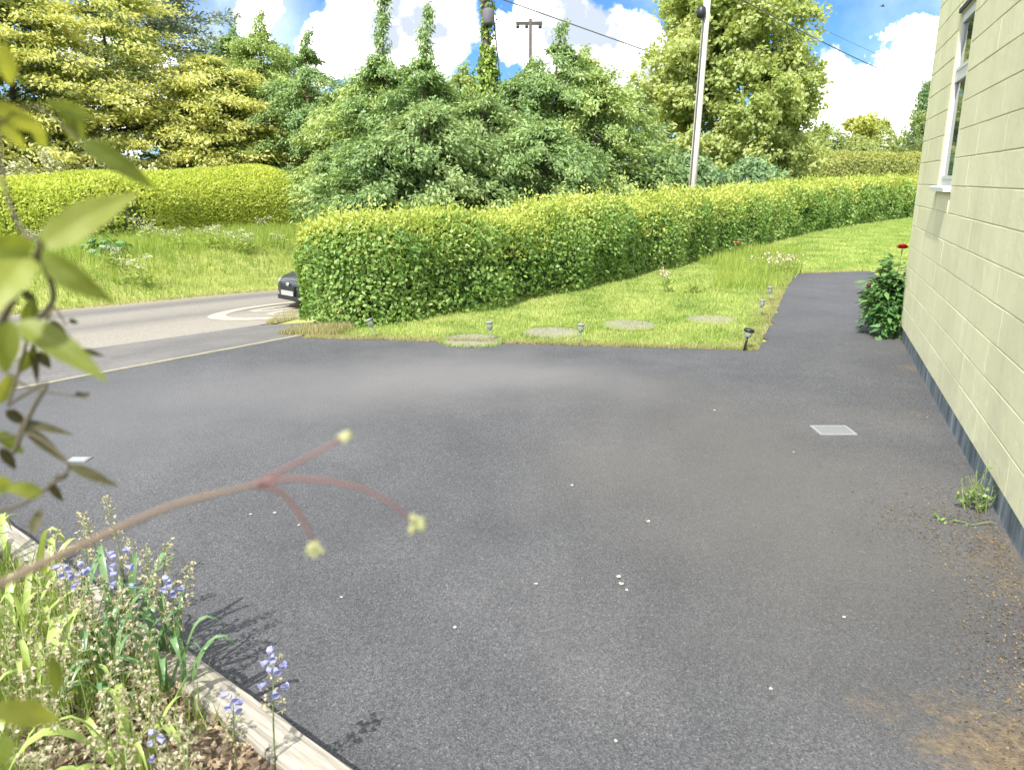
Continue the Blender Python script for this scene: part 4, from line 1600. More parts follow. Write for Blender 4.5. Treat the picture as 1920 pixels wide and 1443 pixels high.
# ------------------------------------------------------------------ car coming up the lane behind the hedge
def make_car(loc, heading, scale):
    """front end of a small dark hatchback; local +Y is forward, x to its right"""
    paint = plain('dark_car_paint', (.020, .026, .030), .22, var=.05, spec=.6)
    o_ = thing('parked_car', 'dark small car on the lane with its nose showing past the hedge end', 'car', loc)
    o_.rotation_euler = (0, 0, -heading)
    o_.scale = (scale,) * 3
    # lofted sections from nose (y=0) back to tail (y=-3.7): half width, bottom z, shoulder z, top z, top half width
    secs = [(0.00, .40, .30, .52, .60, .34), (-.05, .60, .24, .58, .68, .50), (-.16, .74, .22, .62, .76, .62), (-.45, .81, .20, .68, .86, .68), (-.95, .83, .18, .74, .95, .70),
            (-1.15, .83, .18, .78, 1.06, .68), (-1.75, .83, .18, .80, 1.42, .58), (-2.3, .83, .18, .82, 1.47, .58), (-3.1, .82, .18, .84, 1.42, .56), (-3.5, .80, .24, .86, 1.12, .60), (-3.7, .70, .34, .80, .92, .55)]
    V, F = [], []
    for (y, hw, zb, zs, zt, tw) in secs:
        V += [(-hw * .9, y, zb), (-hw, y, (zb + zs) / 2), (-hw * .98, y, zs), (-tw, y, zt * .985), (0, y, zt), (tw, y, zt * .985), (hw * .98, y, zs), (hw, y, (zb + zs) / 2), (hw * .9, y, zb)]
    for i in range(len(secs) - 1):
        for j in range(8):
            F.append((i * 9 + j, i * 9 + j + 1, (i + 1) * 9 + j + 1, (i + 1) * 9 + j))
        F.append((i * 9 + 8, i * 9, (i + 1) * 9, (i + 1) * 9 + 8))
    F.append(tuple(range(8, -1, -1)))
    F.append(tuple((len(secs) - 1) * 9 + j for j in range(9)))
    body = mesh_obj('body', V, F, paint, o_, smooth=True)
    bv = body.modifiers.new('soft', 'SUBSURF')
    bv.levels = bv.render_levels = 2
    glass = M['glass']
    mesh_obj('windscreen', [(-.60, -1.16, 1.06), (.60, -1.16, 1.06), (.52, -1.70, 1.40), (-.52, -1.70, 1.40)], [(0, 1, 2, 3)], glass, o_)
    for s_ in (-1, 1):
        mesh_obj('side_window', [(s_ * .80, -1.35, .92), (s_ * .62, -1.75, 1.36), (s_ * .60, -3.0, 1.36), (s_ * .80, -3.2, .94)], [(0, 1, 2, 3)], glass, o_)
        mesh_obj('headlight', *lathe([(.02, -.02), (.09, -.01), (.10, .03), (.06, .055), (.01, .06)], 14), plain('headlight_lens', (.20, .23, .22), .12, var=.05, spec=.8), o_, (s_ * .56, -.13, .62), smooth=True).rotation_euler = (R(-68), 0, -s_ * R(30))
        for y in (-.72, -3.02):
            tyre = mesh_obj('wheel', *lathe([(.20, -.09), (.29, -.09), (.31, -.05), (.31, .05), (.29, .09), (.20, .09)], 22), M['black'], o_, (s_ * .74, y, .31), smooth=True)
            tyre.rotation_euler = (0, R(90), 0)
            mesh_obj('rim', *lathe([(.02, -.095), (.2, -.08), (.21, .08), (.02, .095)], 12), M['steel'], tyre, smooth=True)
        mesh_obj('mirror', *lathe([(.02, 0), (.08, .03), (.09, .12), (.04, .17)], 10), paint, o_, (s_ * .92, -1.25, .93), smooth=True)
    mesh_obj('grille', *box(-.30, .30, -.012, .045, .40, .56), M['black'], o_)
    mesh_obj('badge', *lathe([(.01, 0), (.062, .004), (.062, .02), (.01, .026)], 16), M['steel'], o_, (0, .02, .585), smooth=True).rotation_euler = (R(-90), 0, 0)
    mesh_obj('number_plate', *box(-.26, .26, .046, .060, .335, .450), plain('dusty_number_plate', (.30, .31, .31), .5), o_)
    mesh_obj('bumper', *box(-.46, .46, -.06, .035, .22, .325), M['black'], o_)
    return o_


cp = road_pt(.62, .86)
make_car((cp[0], cp[1], cp[2]), R(211.7 + 11), .72)

# ------------------------------------------------------------------ garden things
# stepping slabs
stone_rims = []
sl_lab = ['round grey stepping slab nearest the path in the lawn', 'round grey stepping slab second from the path', 'round grey stepping slab third from the path', 'round grey stepping slab half sunk beside the drive edge']
for (x, y), lb in zip([(1335, 596), (1180, 606), (1035, 620), (885, 634)], sl_lab):
    p = G(x, y, .03)
    g = np.random.default_rng(x)
    prof = []
    V, F = [], []
    n_ = 28
    rad = [.36 * (1 + .02 * g.normal()) for _ in range(n_)]
    for (sc_, z_) in ((1.0, -.03), (1.0, .008), (.97, .014)):
        for j in range(n_):
            a = 2 * math.pi * j / n_
            V.append((rad[j] * sc_ * math.cos(a), rad[j] * sc_ * math.sin(a), z_))
    for i in range(2):
        for j in range(n_):
            j2 = (j + 1) % n_
            F.append((i * n_ + j, i * n_ + j2, (i + 1) * n_ + j2, (i + 1) * n_ + j))
    F.append(tuple(2 * n_ + j for j in range(n_)))
    o_ = mesh_obj('stepping_stone', V, F, M['slab'], None, (p[0], p[1], 0), smooth=False)
    tag(o_, lb, 'stepping stone', 'stepping stones in the lawn')
    th_ = rng.uniform(0, 6.283, 900)
    rr_ = .36 * (1 + rng.normal(size=900) * .07)
    stone_rims.append(np.c_[p[0] + rr_ * np.cos(th_), p[1] + rr_ * np.sin(th_), np.zeros(900)])

tag(quads_obj('rim_grass', blades(np.concatenate(stone_rims), .05, .011, .9), M['grass'], n=3), 'grass growing over the rims of the round stepping slabs', 'grass', kind='stuff')
# solar lights
bl = G(1395, 657)
lamp = thing('solar_light', 'black leaning solar stake light at the lawn corner by the path', 'garden light', bl)
lamp.rotation_euler = (R(-3), R(11), 0)
mesh_obj('stake', *tube([(0, 0, -.05), (0, 0, .1), (0, 0, .155)], .013, 10), M['black'], lamp, smooth=True)
mesh_obj('lens', *lathe([(.028, .150), (.040, .165), (.042, .205), (.036, .21)], 18), M['clear'], lamp, smooth=True)
mesh_obj('cap', *lathe([(.03, .206), (.056, .208), (.058, .228), (.045, .245), (.01, .250)], 20), M['black'], lamp, smooth=True)
cl_l = ['clear solar light in the lawn between the half sunk slab and the third', 'clear solar light standing by the drive edge before the second slab',
        'clear solar light beside the path behind the black one', 'clear solar light further up the path by the long grass', 'white leaning solar light at the hedge foot by the drive']
src = None
for (x, y, tilt), lb in zip([(921, 640, -5), (1087, 645, 3), (1425, 594, 4), (1444, 566, -4), (707, 632, -24)], cl_l):
    p = G(x, y)
    if src is None:
        src = thing('solar_light', lb, 'garden light', p, 'clear solar stake lights')
        mesh_obj('stake', *tube([(0, 0, -.05), (0, 0, .1), (0, 0, .15)], .008, 8), M['clear'], src, smooth=True)
        mesh_obj('lens', *lathe([(.012, .13), (.030, .15), (.036, .19), (.030, .215)], 16), M['clear'], src, smooth=True)
        mesh_obj('cap', *lathe([(.030, .216), (.046, .218), (.047, .230), (.02, .238)], 16), M['lampcap'], src, smooth=True)
        o_ = src
    else:
        o_ = copy_thing(src, p, 0, label=lb)
    o_.rotation_euler = (0, R(tilt), 0)

# drain cover in the drive
c = [G(1522, 797), G(1600, 797), G(1604, 818), G(1523, 817)]
cen = sum(c) / 4
ux = nrm(c[1] - c[0])
uy = np.array([-ux[1], ux[0], 0])
w_, d_ = .135, .105
cv = thing('drain_cover', 'pale galvanised rectangular drain cover set in the tarmac', 'drain cover', (cen[0], cen[1], 0))
cv.rotation_euler = (0, 0, math.atan2(ux[1], ux[0]))
mesh_obj('frame', *join([box(-w_, w_, -d_, -d_ + .018, -.02, .008), box(-w_, w_, d_ - .018, d_, -.02, .008), box(-w_, -w_ + .018, -d_ + .018, d_ - .018, -.02, .008), box(w_ - .018, w_, -d_ + .018, d_ - .018, -.02, .008)]), M['coverpale'], cv)
mesh_obj('lid', *box(-w_ + .021, w_ - .021, -d_ + .021, d_ - .021, -.02, .006), M['cover'], cv)
p = G(148, 862)
cv2 = thing('drain_cover', 'small bright metal cover in the drive behind the creeper', 'drain cover', (p[0], p[1], 0))
mesh_obj('lid', *box(-.055, .055, -.035, .035, -.02, .008), M['coverpale'], cv2)
mesh_obj('frame', *join([box(-.068, .068, -.048, -.037, -.02, .006), box(-.068, .068, .037, .048, -.02, .006), box(-.068, -.057, -.037, .037, -.02, .006), box(.057, .068, -.037, .037, -.02, .006)]), M['cover'], cv2)

# fallen petals on the drive
pm = []
for v_ in range(4):
    g = np.random.default_rng(300 + v_)
    n_ = 9
    V = [(0, 0, .004)]
    for j in range(n_):
        a = 2 * math.pi * j / n_
        r_ = .011 * g.uniform(.6, 1.2)
        V.append((r_ * math.cos(a) * 1.25, r_ * math.sin(a), .003 + .006 * g.uniform(0, 1)))
    me = bpy.data.meshes.new('petal')
    me.from_pydata(V, [], [(0, 1 + j, 1 + (j + 1) % n_) for j in range(n_)])
    me.materials.append(M['petal'])
    pm.append(me)
pts = [(853, 1177), (1165, 1095), (1175, 1107), (1160, 1082), (1488, 848), (1445, 1292), (1072, 911), (515, 962), (470, 965), (1215, 978), (1155, 1390), (1005, 1095), (560, 985), (1582, 1157), (1738, 783), (640, 1120), (1340, 640 + 130), (820, 1030), (1770, 1183), (1655, 1120), (900, 1000), (1290, 1210), (700, 1290), (1565, 1335), (380, 1105), (1230, 740)]
for i, (x, y) in enumerate(pts[:17]):
    p = G(x, y)
    o_ = link('fallen_petal', pm[i % 4], None, (p[0], p[1], .001))
    o_.rotation_euler = (0, 0, rng.uniform(0, 6.28))
    sc_ = rng.uniform(.45, 1.05)
    o_.scale = (sc_, sc_, sc_)
    tag(o_, 'tiny pale fallen petal lying on the dark tarmac', 'petal', 'fallen petals on the drive')
# leaf dust and moss crumbs along the wall side
k = 9500
al = np.where(rng.uniform(size=k) < .5, rng.uniform(-6, 2.4, k), rng.uniform(-5, -2.4, k))
of = np.abs(rng.normal(size=k)) * .32 + .02
p = wall2 + WT * al[:, None] + WN[:2] * of[:, None]
msk = (lump(np.c_[p, np.zeros(k)], 2.2, 8) + .45 * (al < -2.8) + rng.normal(size=k) * .45 - of * .7) > .55
p = p[msk]
V = leaves(np.c_[p, np.full(len(p), .004)], np.array([0, 0, 1.0]), .013, .009, n_rand=.5)
V[:, :, 2] = np.abs(V[:, :, 2] - .004) + .003
M['crumbs'] = leaf_mat('moss_crumbs', [(.06, .045, .028), (.135, .10, .055), (.24, .185, .105)], 0, .9, 3)
tag(quads_obj('moss_crumbs', V, M['crumbs']), 'brown moss and leaf crumbs strewn along the house wall', 'moss', kind='stuff')

# peony at the house corner
pb = wallpt(2.66, .13)
pe = thing('peony_plant', 'leafy peony bush with a crimson bloom at the house corner', 'plant', pb)
g = np.random.default_rng(61)
Ps, Ns, As, st = [], [], [], []
for i in range(90):
    d = nrm(np.array([g.normal(), g.normal(), abs(g.normal()) * 1.2 + .25]))
    c = d * np.array([.25, .25, .86]) * g.uniform(.55, 1.05)
    c[2] = max(.06, c[2])
    Ps.append(c + g.normal(size=(17, 3)) * .05)
    As.append(np.repeat((d + np.array([0, 0, -.15]))[None], 17, 0))
    Ns.append(np.repeat((np.array([0, 0, 1.0]) + d * .5)[None], 17, 0))
    if i % 3 == 0:
        st.append(tube([(0, 0, 0), tuple(c * .5 + np.array([0, 0, .05])), tuple(c)], [.008, .006, .004], 4))
quads_obj('foliage', leaves(np.concatenate(Ps), np.concatenate(Ns), .135, .048, axis=np.concatenate(As), ax_rand=.45, n_rand=.35), M['peony'], pe)
fpos = np.array([.10, -.22, .86])
for (x, y) in [(1692, 466)]:
    # the bloom leans out over the path at the top of the bush
    fl = wallpt(2.62, .14, 0)
    dpt = np.linalg.norm(fl[:2])
    q = ray(x, y)
    kk = (fl[1]) / q[1]
    fpos = CC + q * kk - pb
st.append(tube([(0, 0, 0), tuple(fpos * np.array([.6, .6, .5])), tuple(fpos)], [.008, .007, .006], 5))
mesh_obj('stems', *join(st), M['stalk'], pe)
pet = []
for i in range(34):
    a = i * 2.399
    r_ = .012 + .05 * (i / 34)
    d = np.array([math.cos(a), math.sin(a), 0])
    up_ = np.array([0, 0, 1.0])
    open_ = .3 + 1.0 * i / 34
    ax_ = nrm(d * math.sin(open_) + up_ * math.cos(open_))
    sd_ = np.cross(up_, d)
    b0 = fpos + d * r_ * .4
    Lp = .065
    pet.append(([b0 - sd_ * .012, b0 + sd_ * .012, b0 + ax_ * Lp * .6 + sd_ * .03, b0 + ax_ * Lp - up_ * .004, b0 + ax_ * Lp * .6 - sd_ * .03, b0 + ax_ * Lp * .5 + d * .01], [(0, 1, 2, 5), (5, 2, 3, 4), (0, 5, 4)]))
mesh_obj('bloom', *join(pet), M['red'], pe)
q = ray(1629, 535)
bpos = CC + q * ((pb[1] - .1) / q[1]) - pb
mesh_obj('bud', *lathe([(.004, -.03), (.022, -.015), (.026, .005), (.016, .026), (.002, .034)], 10, tuple(bpos)), M['maroon'], pe, smooth=True)
mesh_obj('bud_stalk', *tube([(0, 0, .05), tuple(bpos * np.array([.6, .6, .7])), tuple(bpos)], .005, 4), M['stalk'], pe)
# low yellow green weed below it
p = G(1676, 617)
wp = thing('weed', 'low yellow green weed at the foot of the peony', 'weed', p)
k = 120
d = nrm(rng.normal(size=(k, 3)) + np.array([0, 0, .6]))
P = d * rng.uniform(.03, .14, (k, 1))
P[:, 2] = np.abs(P[:, 2])
quads_obj('foliage', leaves(P, d, .07, .035, axis=d), M['hedgetop'], wp)

# weed at the near wall foot and a runner
def weed(label, loc, h_, k, spread, seed, mat):
    g = np.random.default_rng(seed)
    o_ = thing('weed', label, 'weed', loc)
    st, Ps = [], []
    for i in range(k):
        a = g.uniform(0, 6.283)
        b0 = np.array([math.cos(a), math.sin(a), 0]) * g.uniform(0, spread)
        tip = b0 + np.array([g.normal() * spread * .7, g.normal() * spread * .7, h_ * g.uniform(.5, 1.05)])
        st.append(tube([b0, (b0 + tip) / 2 + np.array([g.normal() * .01, g.normal() * .01, .01]), tip], [.003, .0025, .0015], 4))
        for q_ in g.uniform(.2, 1, 5):
            Ps.append(b0 + (tip - b0) * q_)
    mesh_obj('stems', *join(st), M['stalk'], o_)
    P_ = np.array(Ps)
    quads_obj('leaves', leaves(P_, np.array([0, 0, 1.0]), .035, .016, n_rand=.8), mat, o_)
    return o_


wl = wallpt(-2.75, .07)
weed('weed tuft growing at the near foot of the house wall', wl, .24, 22, .07, 5, M['hedge'])
rp = smooth_path([G(1868, 985), G(1820, 984), G(1775, 980), G(1752, 972)], 16)
rp[:, 2] = .012 + .01 * np.sin(np.arange(len(rp)))
rn = thing('weed', 'thin weed runner stretched over the tarmac from the wall', 'weed', rp[0])
mesh_obj('stems', *tube(rp - rp[0], .0025, 5), M['stalk'], rn)
P = (rp - rp[0])[6:]
P = np.repeat(P, 3, 0)
quads_obj('leaves', leaves(P, np.array([0, 0, 1.0]), .024, .012, n_rand=.7), M['hedge'], rn)

# flowers at the end of the lawn
def flower_clump(name, label, cat, loc, n_, h_, spread, petal_mat, stem_mat, seed, size=.03, group=None, per=7):
    g = np.random.default_rng(seed)
    o_ = thing(name, label, cat, loc, group)
    st, Ps, lf = [], [], []
    for i in range(n_):
        b0 = np.array([g.normal() * spread, g.normal() * spread, 0])
        tip = b0 + np.array([g.normal() * .06, g.normal() * .06, h_ * g.uniform(.7, 1.05)])
        st.append(tube([b0, (b0 + tip) / 2, tip], [.006, .005, .004], 4))
        Ps.append(tip + g.normal(size=(per, 3)) * size * .8)
        lf.append(b0 + np.c_[g.normal(size=(6, 2)) * .04, g.uniform(.02, h_ * .5, 6)])
    mesh_obj('stems', *join(st), stem_mat, o_)
    quads_obj('flowers', leaves(np.concatenate(Ps), np.array([0, 0, 1.0]), size * 1.3, size, n_rand=.9), petal_mat, o_)
    quads_obj('leaves', leaves(np.concatenate(lf), np.array([0, 0, 1.0]), .12, .025, n_rand=.9), M['verge'], o_)
    return o_


M['pinkish'] = leaf_mat('pale_pink_petals', [(.40, .30, .24), (.62, .52, .44), (.75, .68, .60)], .3, .6, 2)
flower_clump('garden_flowers', 'tall pale pink flower stalks in a tuft on the lawn', 'flowers', G(1252, 548), 7, .40, .045, M['pinkish'], M['stalk'], 21, .03)
flower_clump('garden_flowers', 'clump of white and pink flowers beside the far path end', 'flowers', G(1468, 512), 26, .34, .26, M['pinkish'], M['stalk'], 22, .035)
flower_clump('grass_tuft', 'small green tuft left standing in the mown lawn', 'plant', G(1300, 548), 9, .16, .06, M['verge'], M['stalk'], 24, .02)
pp_ = G(1380, 478)
po = thing('poppy', 'single orange poppy in front of the lawn hedge', 'flower', pp_)
mesh_obj('stem', *tube([(0, 0, 0), (.01, 0, .15), (0, 0, .27)], [.006, .005, .004], 5), M['stalk'], po)
pet = []
for i in range(6):
    a = i * math.pi / 3
    d = np.array([math.cos(a), math.sin(a), 0])
    sd_ = np.array([-d[1], d[0], 0])
    b0 = np.array([0, 0, .27])
    pet.append(([b0, b0 + d * .05 + sd_ * .045 + np.array([0, 0, .03]), b0 + d * .10 + np.array([0, 0, .06]), b0 + d * .05 - sd_ * .045 + np.array([0, 0, .03])], [(0, 1, 2, 3)]))
mesh_obj('petals', *join(pet), M['orange'], po)

# small bird in the sky at the right
bp = D(1655, 12, 30)
bd = thing('bird', 'small dark bird high in the blue sky at the right', 'bird', bp)
mesh_obj('body', *tube([(-.09, 0, 0), (-.05, 0, .004), (0, 0, 0), (.05, 0, 0), (.10, 0, -.006)], [.008, .024, .03, .02, .006], 8), M['cable'], bd, smooth=True)
for s_ in (-1, 1):
    mesh_obj('wing', [(.03, 0, .012), (-.03, 0, .012), (-.06, s_ * .08, .045), (.01, s_ * .10, .05), (-.08, s_ * .17, .02), (.03, 0, .004), (-.03, 0, .004), (-.06, s_ * .08, .04), (.01, s_ * .10, .044)],
             [(0, 1, 2, 3), (3, 2, 4), (8, 7, 6, 5), (4, 7, 8)], M['cable'], bd)

# ------------------------------------------------------------------ flower bed with timber edge
ta, tb_ = np.array([-2.555, 3.606]), np.array([-.2425, 1.711])     # outer (drive side) top edge of the timber
te = (tb_ - ta) / np.linalg.norm(tb_ - ta)
tn = np.array([te[1], -te[0]])
if tn @ np.array([1, 1]) > 0:
    tn = -tn                                                   # towards the bed


def timber(label, s0, s1, wid, z1, seed):
    g = np.random.default_rng(seed)
    Lh = s1 - s0
    n_ = 22
    V, F = [], []
    prof = [(0, -.1), (0, z1 - .012), (.012, z1), (wid * .35, z1 + .002), (wid * .7, z1 + .001), (wid - .012, z1), (wid, z1 - .012), (wid, -.1)]
    off = g.normal(size=(len(prof),)) * .003
    for i in range(n_):
        x = Lh * i / (n_ - 1)
        for j, (w__, z__) in enumerate(prof):
            V.append((x, w__ + off[j] + g.normal() * .0022, z__ + (g.normal() * .0018 if z__ > 0 else 0)))
    m_ = len(prof)
    for i in range(n_ - 1):
        for j in range(m_ - 1):
            F.append((i * m_ + j, i * m_ + j + 1, (i + 1) * m_ + j + 1, (i + 1) * m_ + j))
    F.append(tuple(range(m_ - 1, -1, -1)))
    F.append(tuple((n_ - 1) * m_ + j for j in range(m_)))
    base = ta + te * s0
    # local x along te, local y towards the bed
    me = mesh_obj('timber_edging', V, F, M['timber'], None, (base[0], base[1], 0))
    ang = math.atan2(te[1], te[0])
    me.rotation_euler = (0, 0, ang)
    # local +y must point at the bed
    yy = np.array([-math.sin(ang), math.cos(ang)])
    if yy @ tn < 0:
        for v__ in me.data.vertices:
            v__.co.y *= -1
        me.data.flip_normals()
    tag(me, label, 'timber edging', 'timbers edging the flower bed')
    return me


TH = .15
timber('weathered grey timber edging the bed in front of the bluebells', 1.36, 4.3, .125, TH, 1)
timber('sunlit further timber edging half hidden by the bluebells', -1.6, 1.35, .14, TH - .01, 2)


def bedpt(s, w, z_):
    p = ta + te * s + tn * w
    return np.array([p[0], p[1], z_])


BZ = .10
V, F = [], []
sn_, wn_ = 40, 16
for i in range(sn_):
    for j in range(wn_):
        p = bedpt(-1.6 + 5.9 * i / (sn_ - 1), .11 + 1.9 * j / (wn_ - 1), BZ)
        p[2] += .012 * rng.normal() + .05 * min(1, j / 6)
        V.append(p)
for i in range(sn_ - 1):
    for j in range(wn_ - 1):
        F.append((i * wn_ + j, i * wn_ + j + 1, (i + 1) * wn_ + j + 1, (i + 1) * wn_ + j))
fb = mesh_obj('flower_bed_soil', V, F, M['soil'], smooth=True)
if fb.data.polygons[0].normal.z < 0:
    fb.data.flip_normals()
tag(fb, kind='structure')
# bark chippings
k = 5200
s_ = rng.uniform(.5, 4.2, k)
w_ = .13 + np.abs(rng.normal(size=k)) * .5
P = ta + te * s_[:, None] + tn * w_[:, None]
P = np.c_[P, BZ + .02 + rng.uniform(0, .03, k)]
tag(quads_obj('bark_chips', leaves(P, np.array([0, 0, 1.0]), .036, .018, n_rand=.5, fold=.05), M['bark']), 'pale bark chippings covering the soil of the flower bed', 'mulch', kind='stuff')


def strap_leaf(L_, w_, arch, twist=0.0, n_=9):
    """arching strap leaf along +x rising from the origin"""
    V, F = [], []
    for i in range(n_):
        u = i / (n_ - 1)
        x = L_ * (u * .75 if arch > .6 else u * .55)
        z_ = L_ * (math.sin(min(1, u * 1.0) * math.pi * (.5 + arch * .35)) * .72)
        hw = w_ * .5 * (min(1, u * 4 + .55)) * (1 - u ** 3) + .0008
        V += [(x, -hw, z_ + hw * .5), (x, 0, z_), (x, hw, z_ + hw * .5)]
    for i in range(n_ - 1):
        F += [(i * 3, i * 3 + 1, (i + 1) * 3 + 1, (i + 1) * 3), (i * 3 + 1, i * 3 + 2, (i + 1) * 3 + 2, (i + 1) * 3 + 1)]
    return V, F


leaf_meshes = {}
for key, mt in (('strap', M['strap']), ('strapdark', M['strapdark'])):
    for v_, (L_, w_, ar) in enumerate([(.24, .016, .3), (.30, .018, .6), (.27, .020, .9), (.20, .014, .75), (.34, .016, .45)]):
        V, F = strap_leaf(L_, w_, ar)
        me = bpy.data.meshes.new('leaf')
        me.from_pydata(V, [], F)
        me.polygons.foreach_set('use_smooth', [True] * len(F))
        me.materials.append(mt)
        leaf_meshes[key, v_] = me


def leaf_clump(label, loc, n_, key, seed, scale=1.0, group='strap leaf clumps in the bed'):
    g = np.random.default_rng(seed)
    o_ = thing('leaf_clump', label, 'plant', loc, group)
    for i in range(n_):
        l_ = link('leaf', leaf_meshes[key, int(g.integers(0, 5))], o_, (g.normal() * .025, g.normal() * .025, -.01))
        sc_ = g.uniform(.75, 1.2) * scale
        l_.scale = (sc_, sc_ * g.uniform(.8, 1.3), sc_)
        l_.rotation_euler = (g.normal() * .15, g.normal() * .18, g.uniform(0, 6.283))
    return o_


clumps = [(1.72, .05, 13, 'strapdark', 'dark strap leaves spilling over the timber beside the light ones'), (1.85, .30, 13, 'strapdark', 'dark strap clump behind the leaf that crosses the timber'), (1.30, .16, 12, 'strapdark', 'dark strap clump under the bright blue tuft'), (0.50, .22, 11, 'strap', 'sunlit strap leaf clump under the highest bluebell stalks'), (.95, .20, 12, 'strap', 'light green strap leaf clump behind the timber joint'),
          (1.45, .10, 14, 'strapdark', 'glossy dark strap leaves arching over the timber top'), (1.62, .22, 14, 'strapdark', 'dark strap leaf clump just behind the arching one'),
          (1.95, .16, 12, 'strapdark', 'broad dark strap leaf clump with a leaf across the timber'), (1.25, .38, 14, 'strap', 'yellow green strap clump in the middle of the bed'),
          (1.75, .46, 13, 'strap', 'yellow green strap clump left of the dark ones'), (2.25, .42, 11, 'strap', 'light strap leaf clump near the bark chippings'),
          (2.1, .70, 14, 'strap', 'tall bright strap clump low in the left corner'), (1.55, .72, 14, 'strap', 'tall bright strap clump at the left edge'),
          (2.55, .66, 12, 'strap', 'light strap leaves nearest the camera at the bottom edge'), (1.0, .60, 12, 'strap', 'light strap clump among the pale seed heads'),
          (2.45, .95, 13, 'strap', 'bright strap clump in the bottom left corner'), (.65, .5, 11, 'strap', 'light strap clump at the back of the bed')]
for i, (s_, w_, n_, key, lb) in enumerate(clumps):
    leaf_clump(lb, bedpt(s_, w_, BZ + .02), n_, key, 500 + i, 1.25 if key == 'strap' else 1.05)


def bluebell(seed, h_, flowers, pods=True):
    """spent bluebell: bare stalk, papery seed pods up it, and sometimes a few blue bells at the top"""
    g = np.random.default_rng(seed)
    o_ = bpy.data.objects.new('bluebell', None)
    o_.empty_display_size = .1
    COL.objects.link(o_)
    lean = g.normal(size=2) * .035
    pathf = lambda u: np.array([lean[0] * u * u, lean[1] * u * u, h_ * u])
    mesh_obj('stem', *tube([pathf(u) for u in np.linspace(0, 1, 6)], np.linspace(.0034, .0016, 6), 5), M['stalk'], o_, smooth=True)
    pod, bell = [], []
    npod = 24
    u0 = .5
    for i in range(npod):
        u = u0 + (1 - u0) * i / (npod - 1)
        a = i * 2.4 + g.normal() * .3
        d = np.array([math.cos(a), math.sin(a), 0])
        reach = .016 * (1.12 - u) / .5 + .009
        p0 = pathf(u)
        p1 = p0 + d * reach + np.array([0, 0, .010])
        isb = flowers and i >= npod - flowers * 2 and i % 2 == 0 or (flowers and i >= npod - 2)
        (bell if isb else pod).append((p0, p1, d))
    parts, pts, nn_, ax_ = [], [], [], []
    for p0, p1, d in pod:
        parts.append(tube([p0, p1], [.0009, .0009], 3, cap=False))
        for q_ in range(5):
            pts.append(p1)
            a = q_ * 1.257
            v_ = d * .6 + np.array([math.cos(a) * .7, math.sin(a) * .7, .55 * math.sin(a * 2)])
            nn_.append(np.array([math.sin(a), -math.cos(a), .6]))
            ax_.append(v_)
    sh = mesh_obj('pedicels', *join(parts), M['stalk'], o_)
    quads_obj('seed_pods', leaves(np.array(pts), np.array(nn_), .0140, .0095, axis=np.array(ax_), ax_rand=.25), M['pod'], o_)['kind'] = 'stuff'
    if bell:
        for p0, p1, d in bell:
            V, F = [], []
            c = p1
            ax__ = nrm(d * .8 + np.array([0, 0, -.25]))
            s1 = nrm(np.cross(ax__, np.array([0, 0, 1.0])))
            s2 = np.cross(ax__, s1)
            rings = [(0, .003), (.008, .0065), (.016, .0075), (.022, .013)]
            for (x_, r_) in rings:
                for j in range(6):
                    t__ = j * math.pi / 3
                    rj = r_ * (1.15 if x_ == .021 else 1)
                    V.append(c + ax__ * x_ + s1 * rj * math.cos(t__) + s2 * rj * math.sin(t__))
            for i in range(3):
                for j in range(6):
                    F.append((i * 6 + j, i * 6 + (j + 1) % 6, (i + 1) * 6 + (j + 1) % 6, (i + 1) * 6 + j))
            mesh_obj('bell_flower', V, F, M['blue'], o_)
    return o_


blue_src = bluebell(601, .40, 8)
blue_src2 = bluebell(602, .36, 4)
pod_src = [bluebell(603, .42, 0), bluebell(604, .38, 0), bluebell(605, .34, 0)]
GRP = 'bluebell stalks in the bed'


def place(src, x, y, label, first, sc_=1.0, fr=1.0, top_px=None):
    """stand a stalk so that its tip shows at the pixel; its foot is on the bed"""
    hsrc = {id(blue_src): .40, id(blue_src2): .36}.get(id(src), .39)
    tip = G(x, y, BZ + hsrc * sc_)
    loc = (tip[0], tip[1], BZ)
    if first:
        src.location = loc
        src.scale = (sc_,) * 3
        tag(src, label, 'bluebell', GRP)
        return src
    return copy_thing(src, loc, rng.uniform(0, 6.28), sc_, label, GRP)


place(blue_src, 497, 1225, 'bluebell with pale blue bells standing in front of the timber', True, 1.0)
place(blue_src, 222, 1030, 'bluebell with the widest violet blue flower head near the thick stalk', False, 1.05)
place(blue_src2, 315, 1085, 'bluebell with one bright blue tuft over the drive side of the bed', True, 1.05)
place(blue_src2, 428, 1303, 'bluebell with a small violet tip beside the timber', False, .9)
place(blue_src2, 155, 1068, 'bluebell with dusky blue bells between two seed stalks', False, 1.0)
place(blue_src2, 113, 1062, 'bluebell with few faded blue bells furthest left', False, 1.0)
place(blue_src2, 297, 1385, 'bluebell with a small blue head near the bottom edge', False, .8)
lab = 'spent bluebell stalk with papery tan seed pods'
podspots = [(213, 945), (180, 965), (235, 985), (150, 985), (282, 1012), (320, 1040), (262, 1040), (295, 1060), (190, 1100), (60, 1090), (20, 1120), (95, 1150), (140, 1170), (205, 1175), (170, 1240), (100, 1235), (40, 1235),
            (225, 1250), (260, 1290), (130, 1300), (60, 1310), (200, 1330), (15, 1300), (270, 1370), (165, 1390), (90, 1385), (345, 1330), (330, 1400), (30, 1400), (230, 1400), (245, 1130), (120, 1100), (75, 1200), (180, 1150),
            (300, 1240), (10, 1190), (150, 1130), (240, 1200), (200, 1050), (90, 1020)]
for i, (x, y) in enumerate(podspots):
    s_ = pod_src[i % 3]
    place(s_, x, y, lab, i < 3, float(rng.uniform(.85, 1.1)))

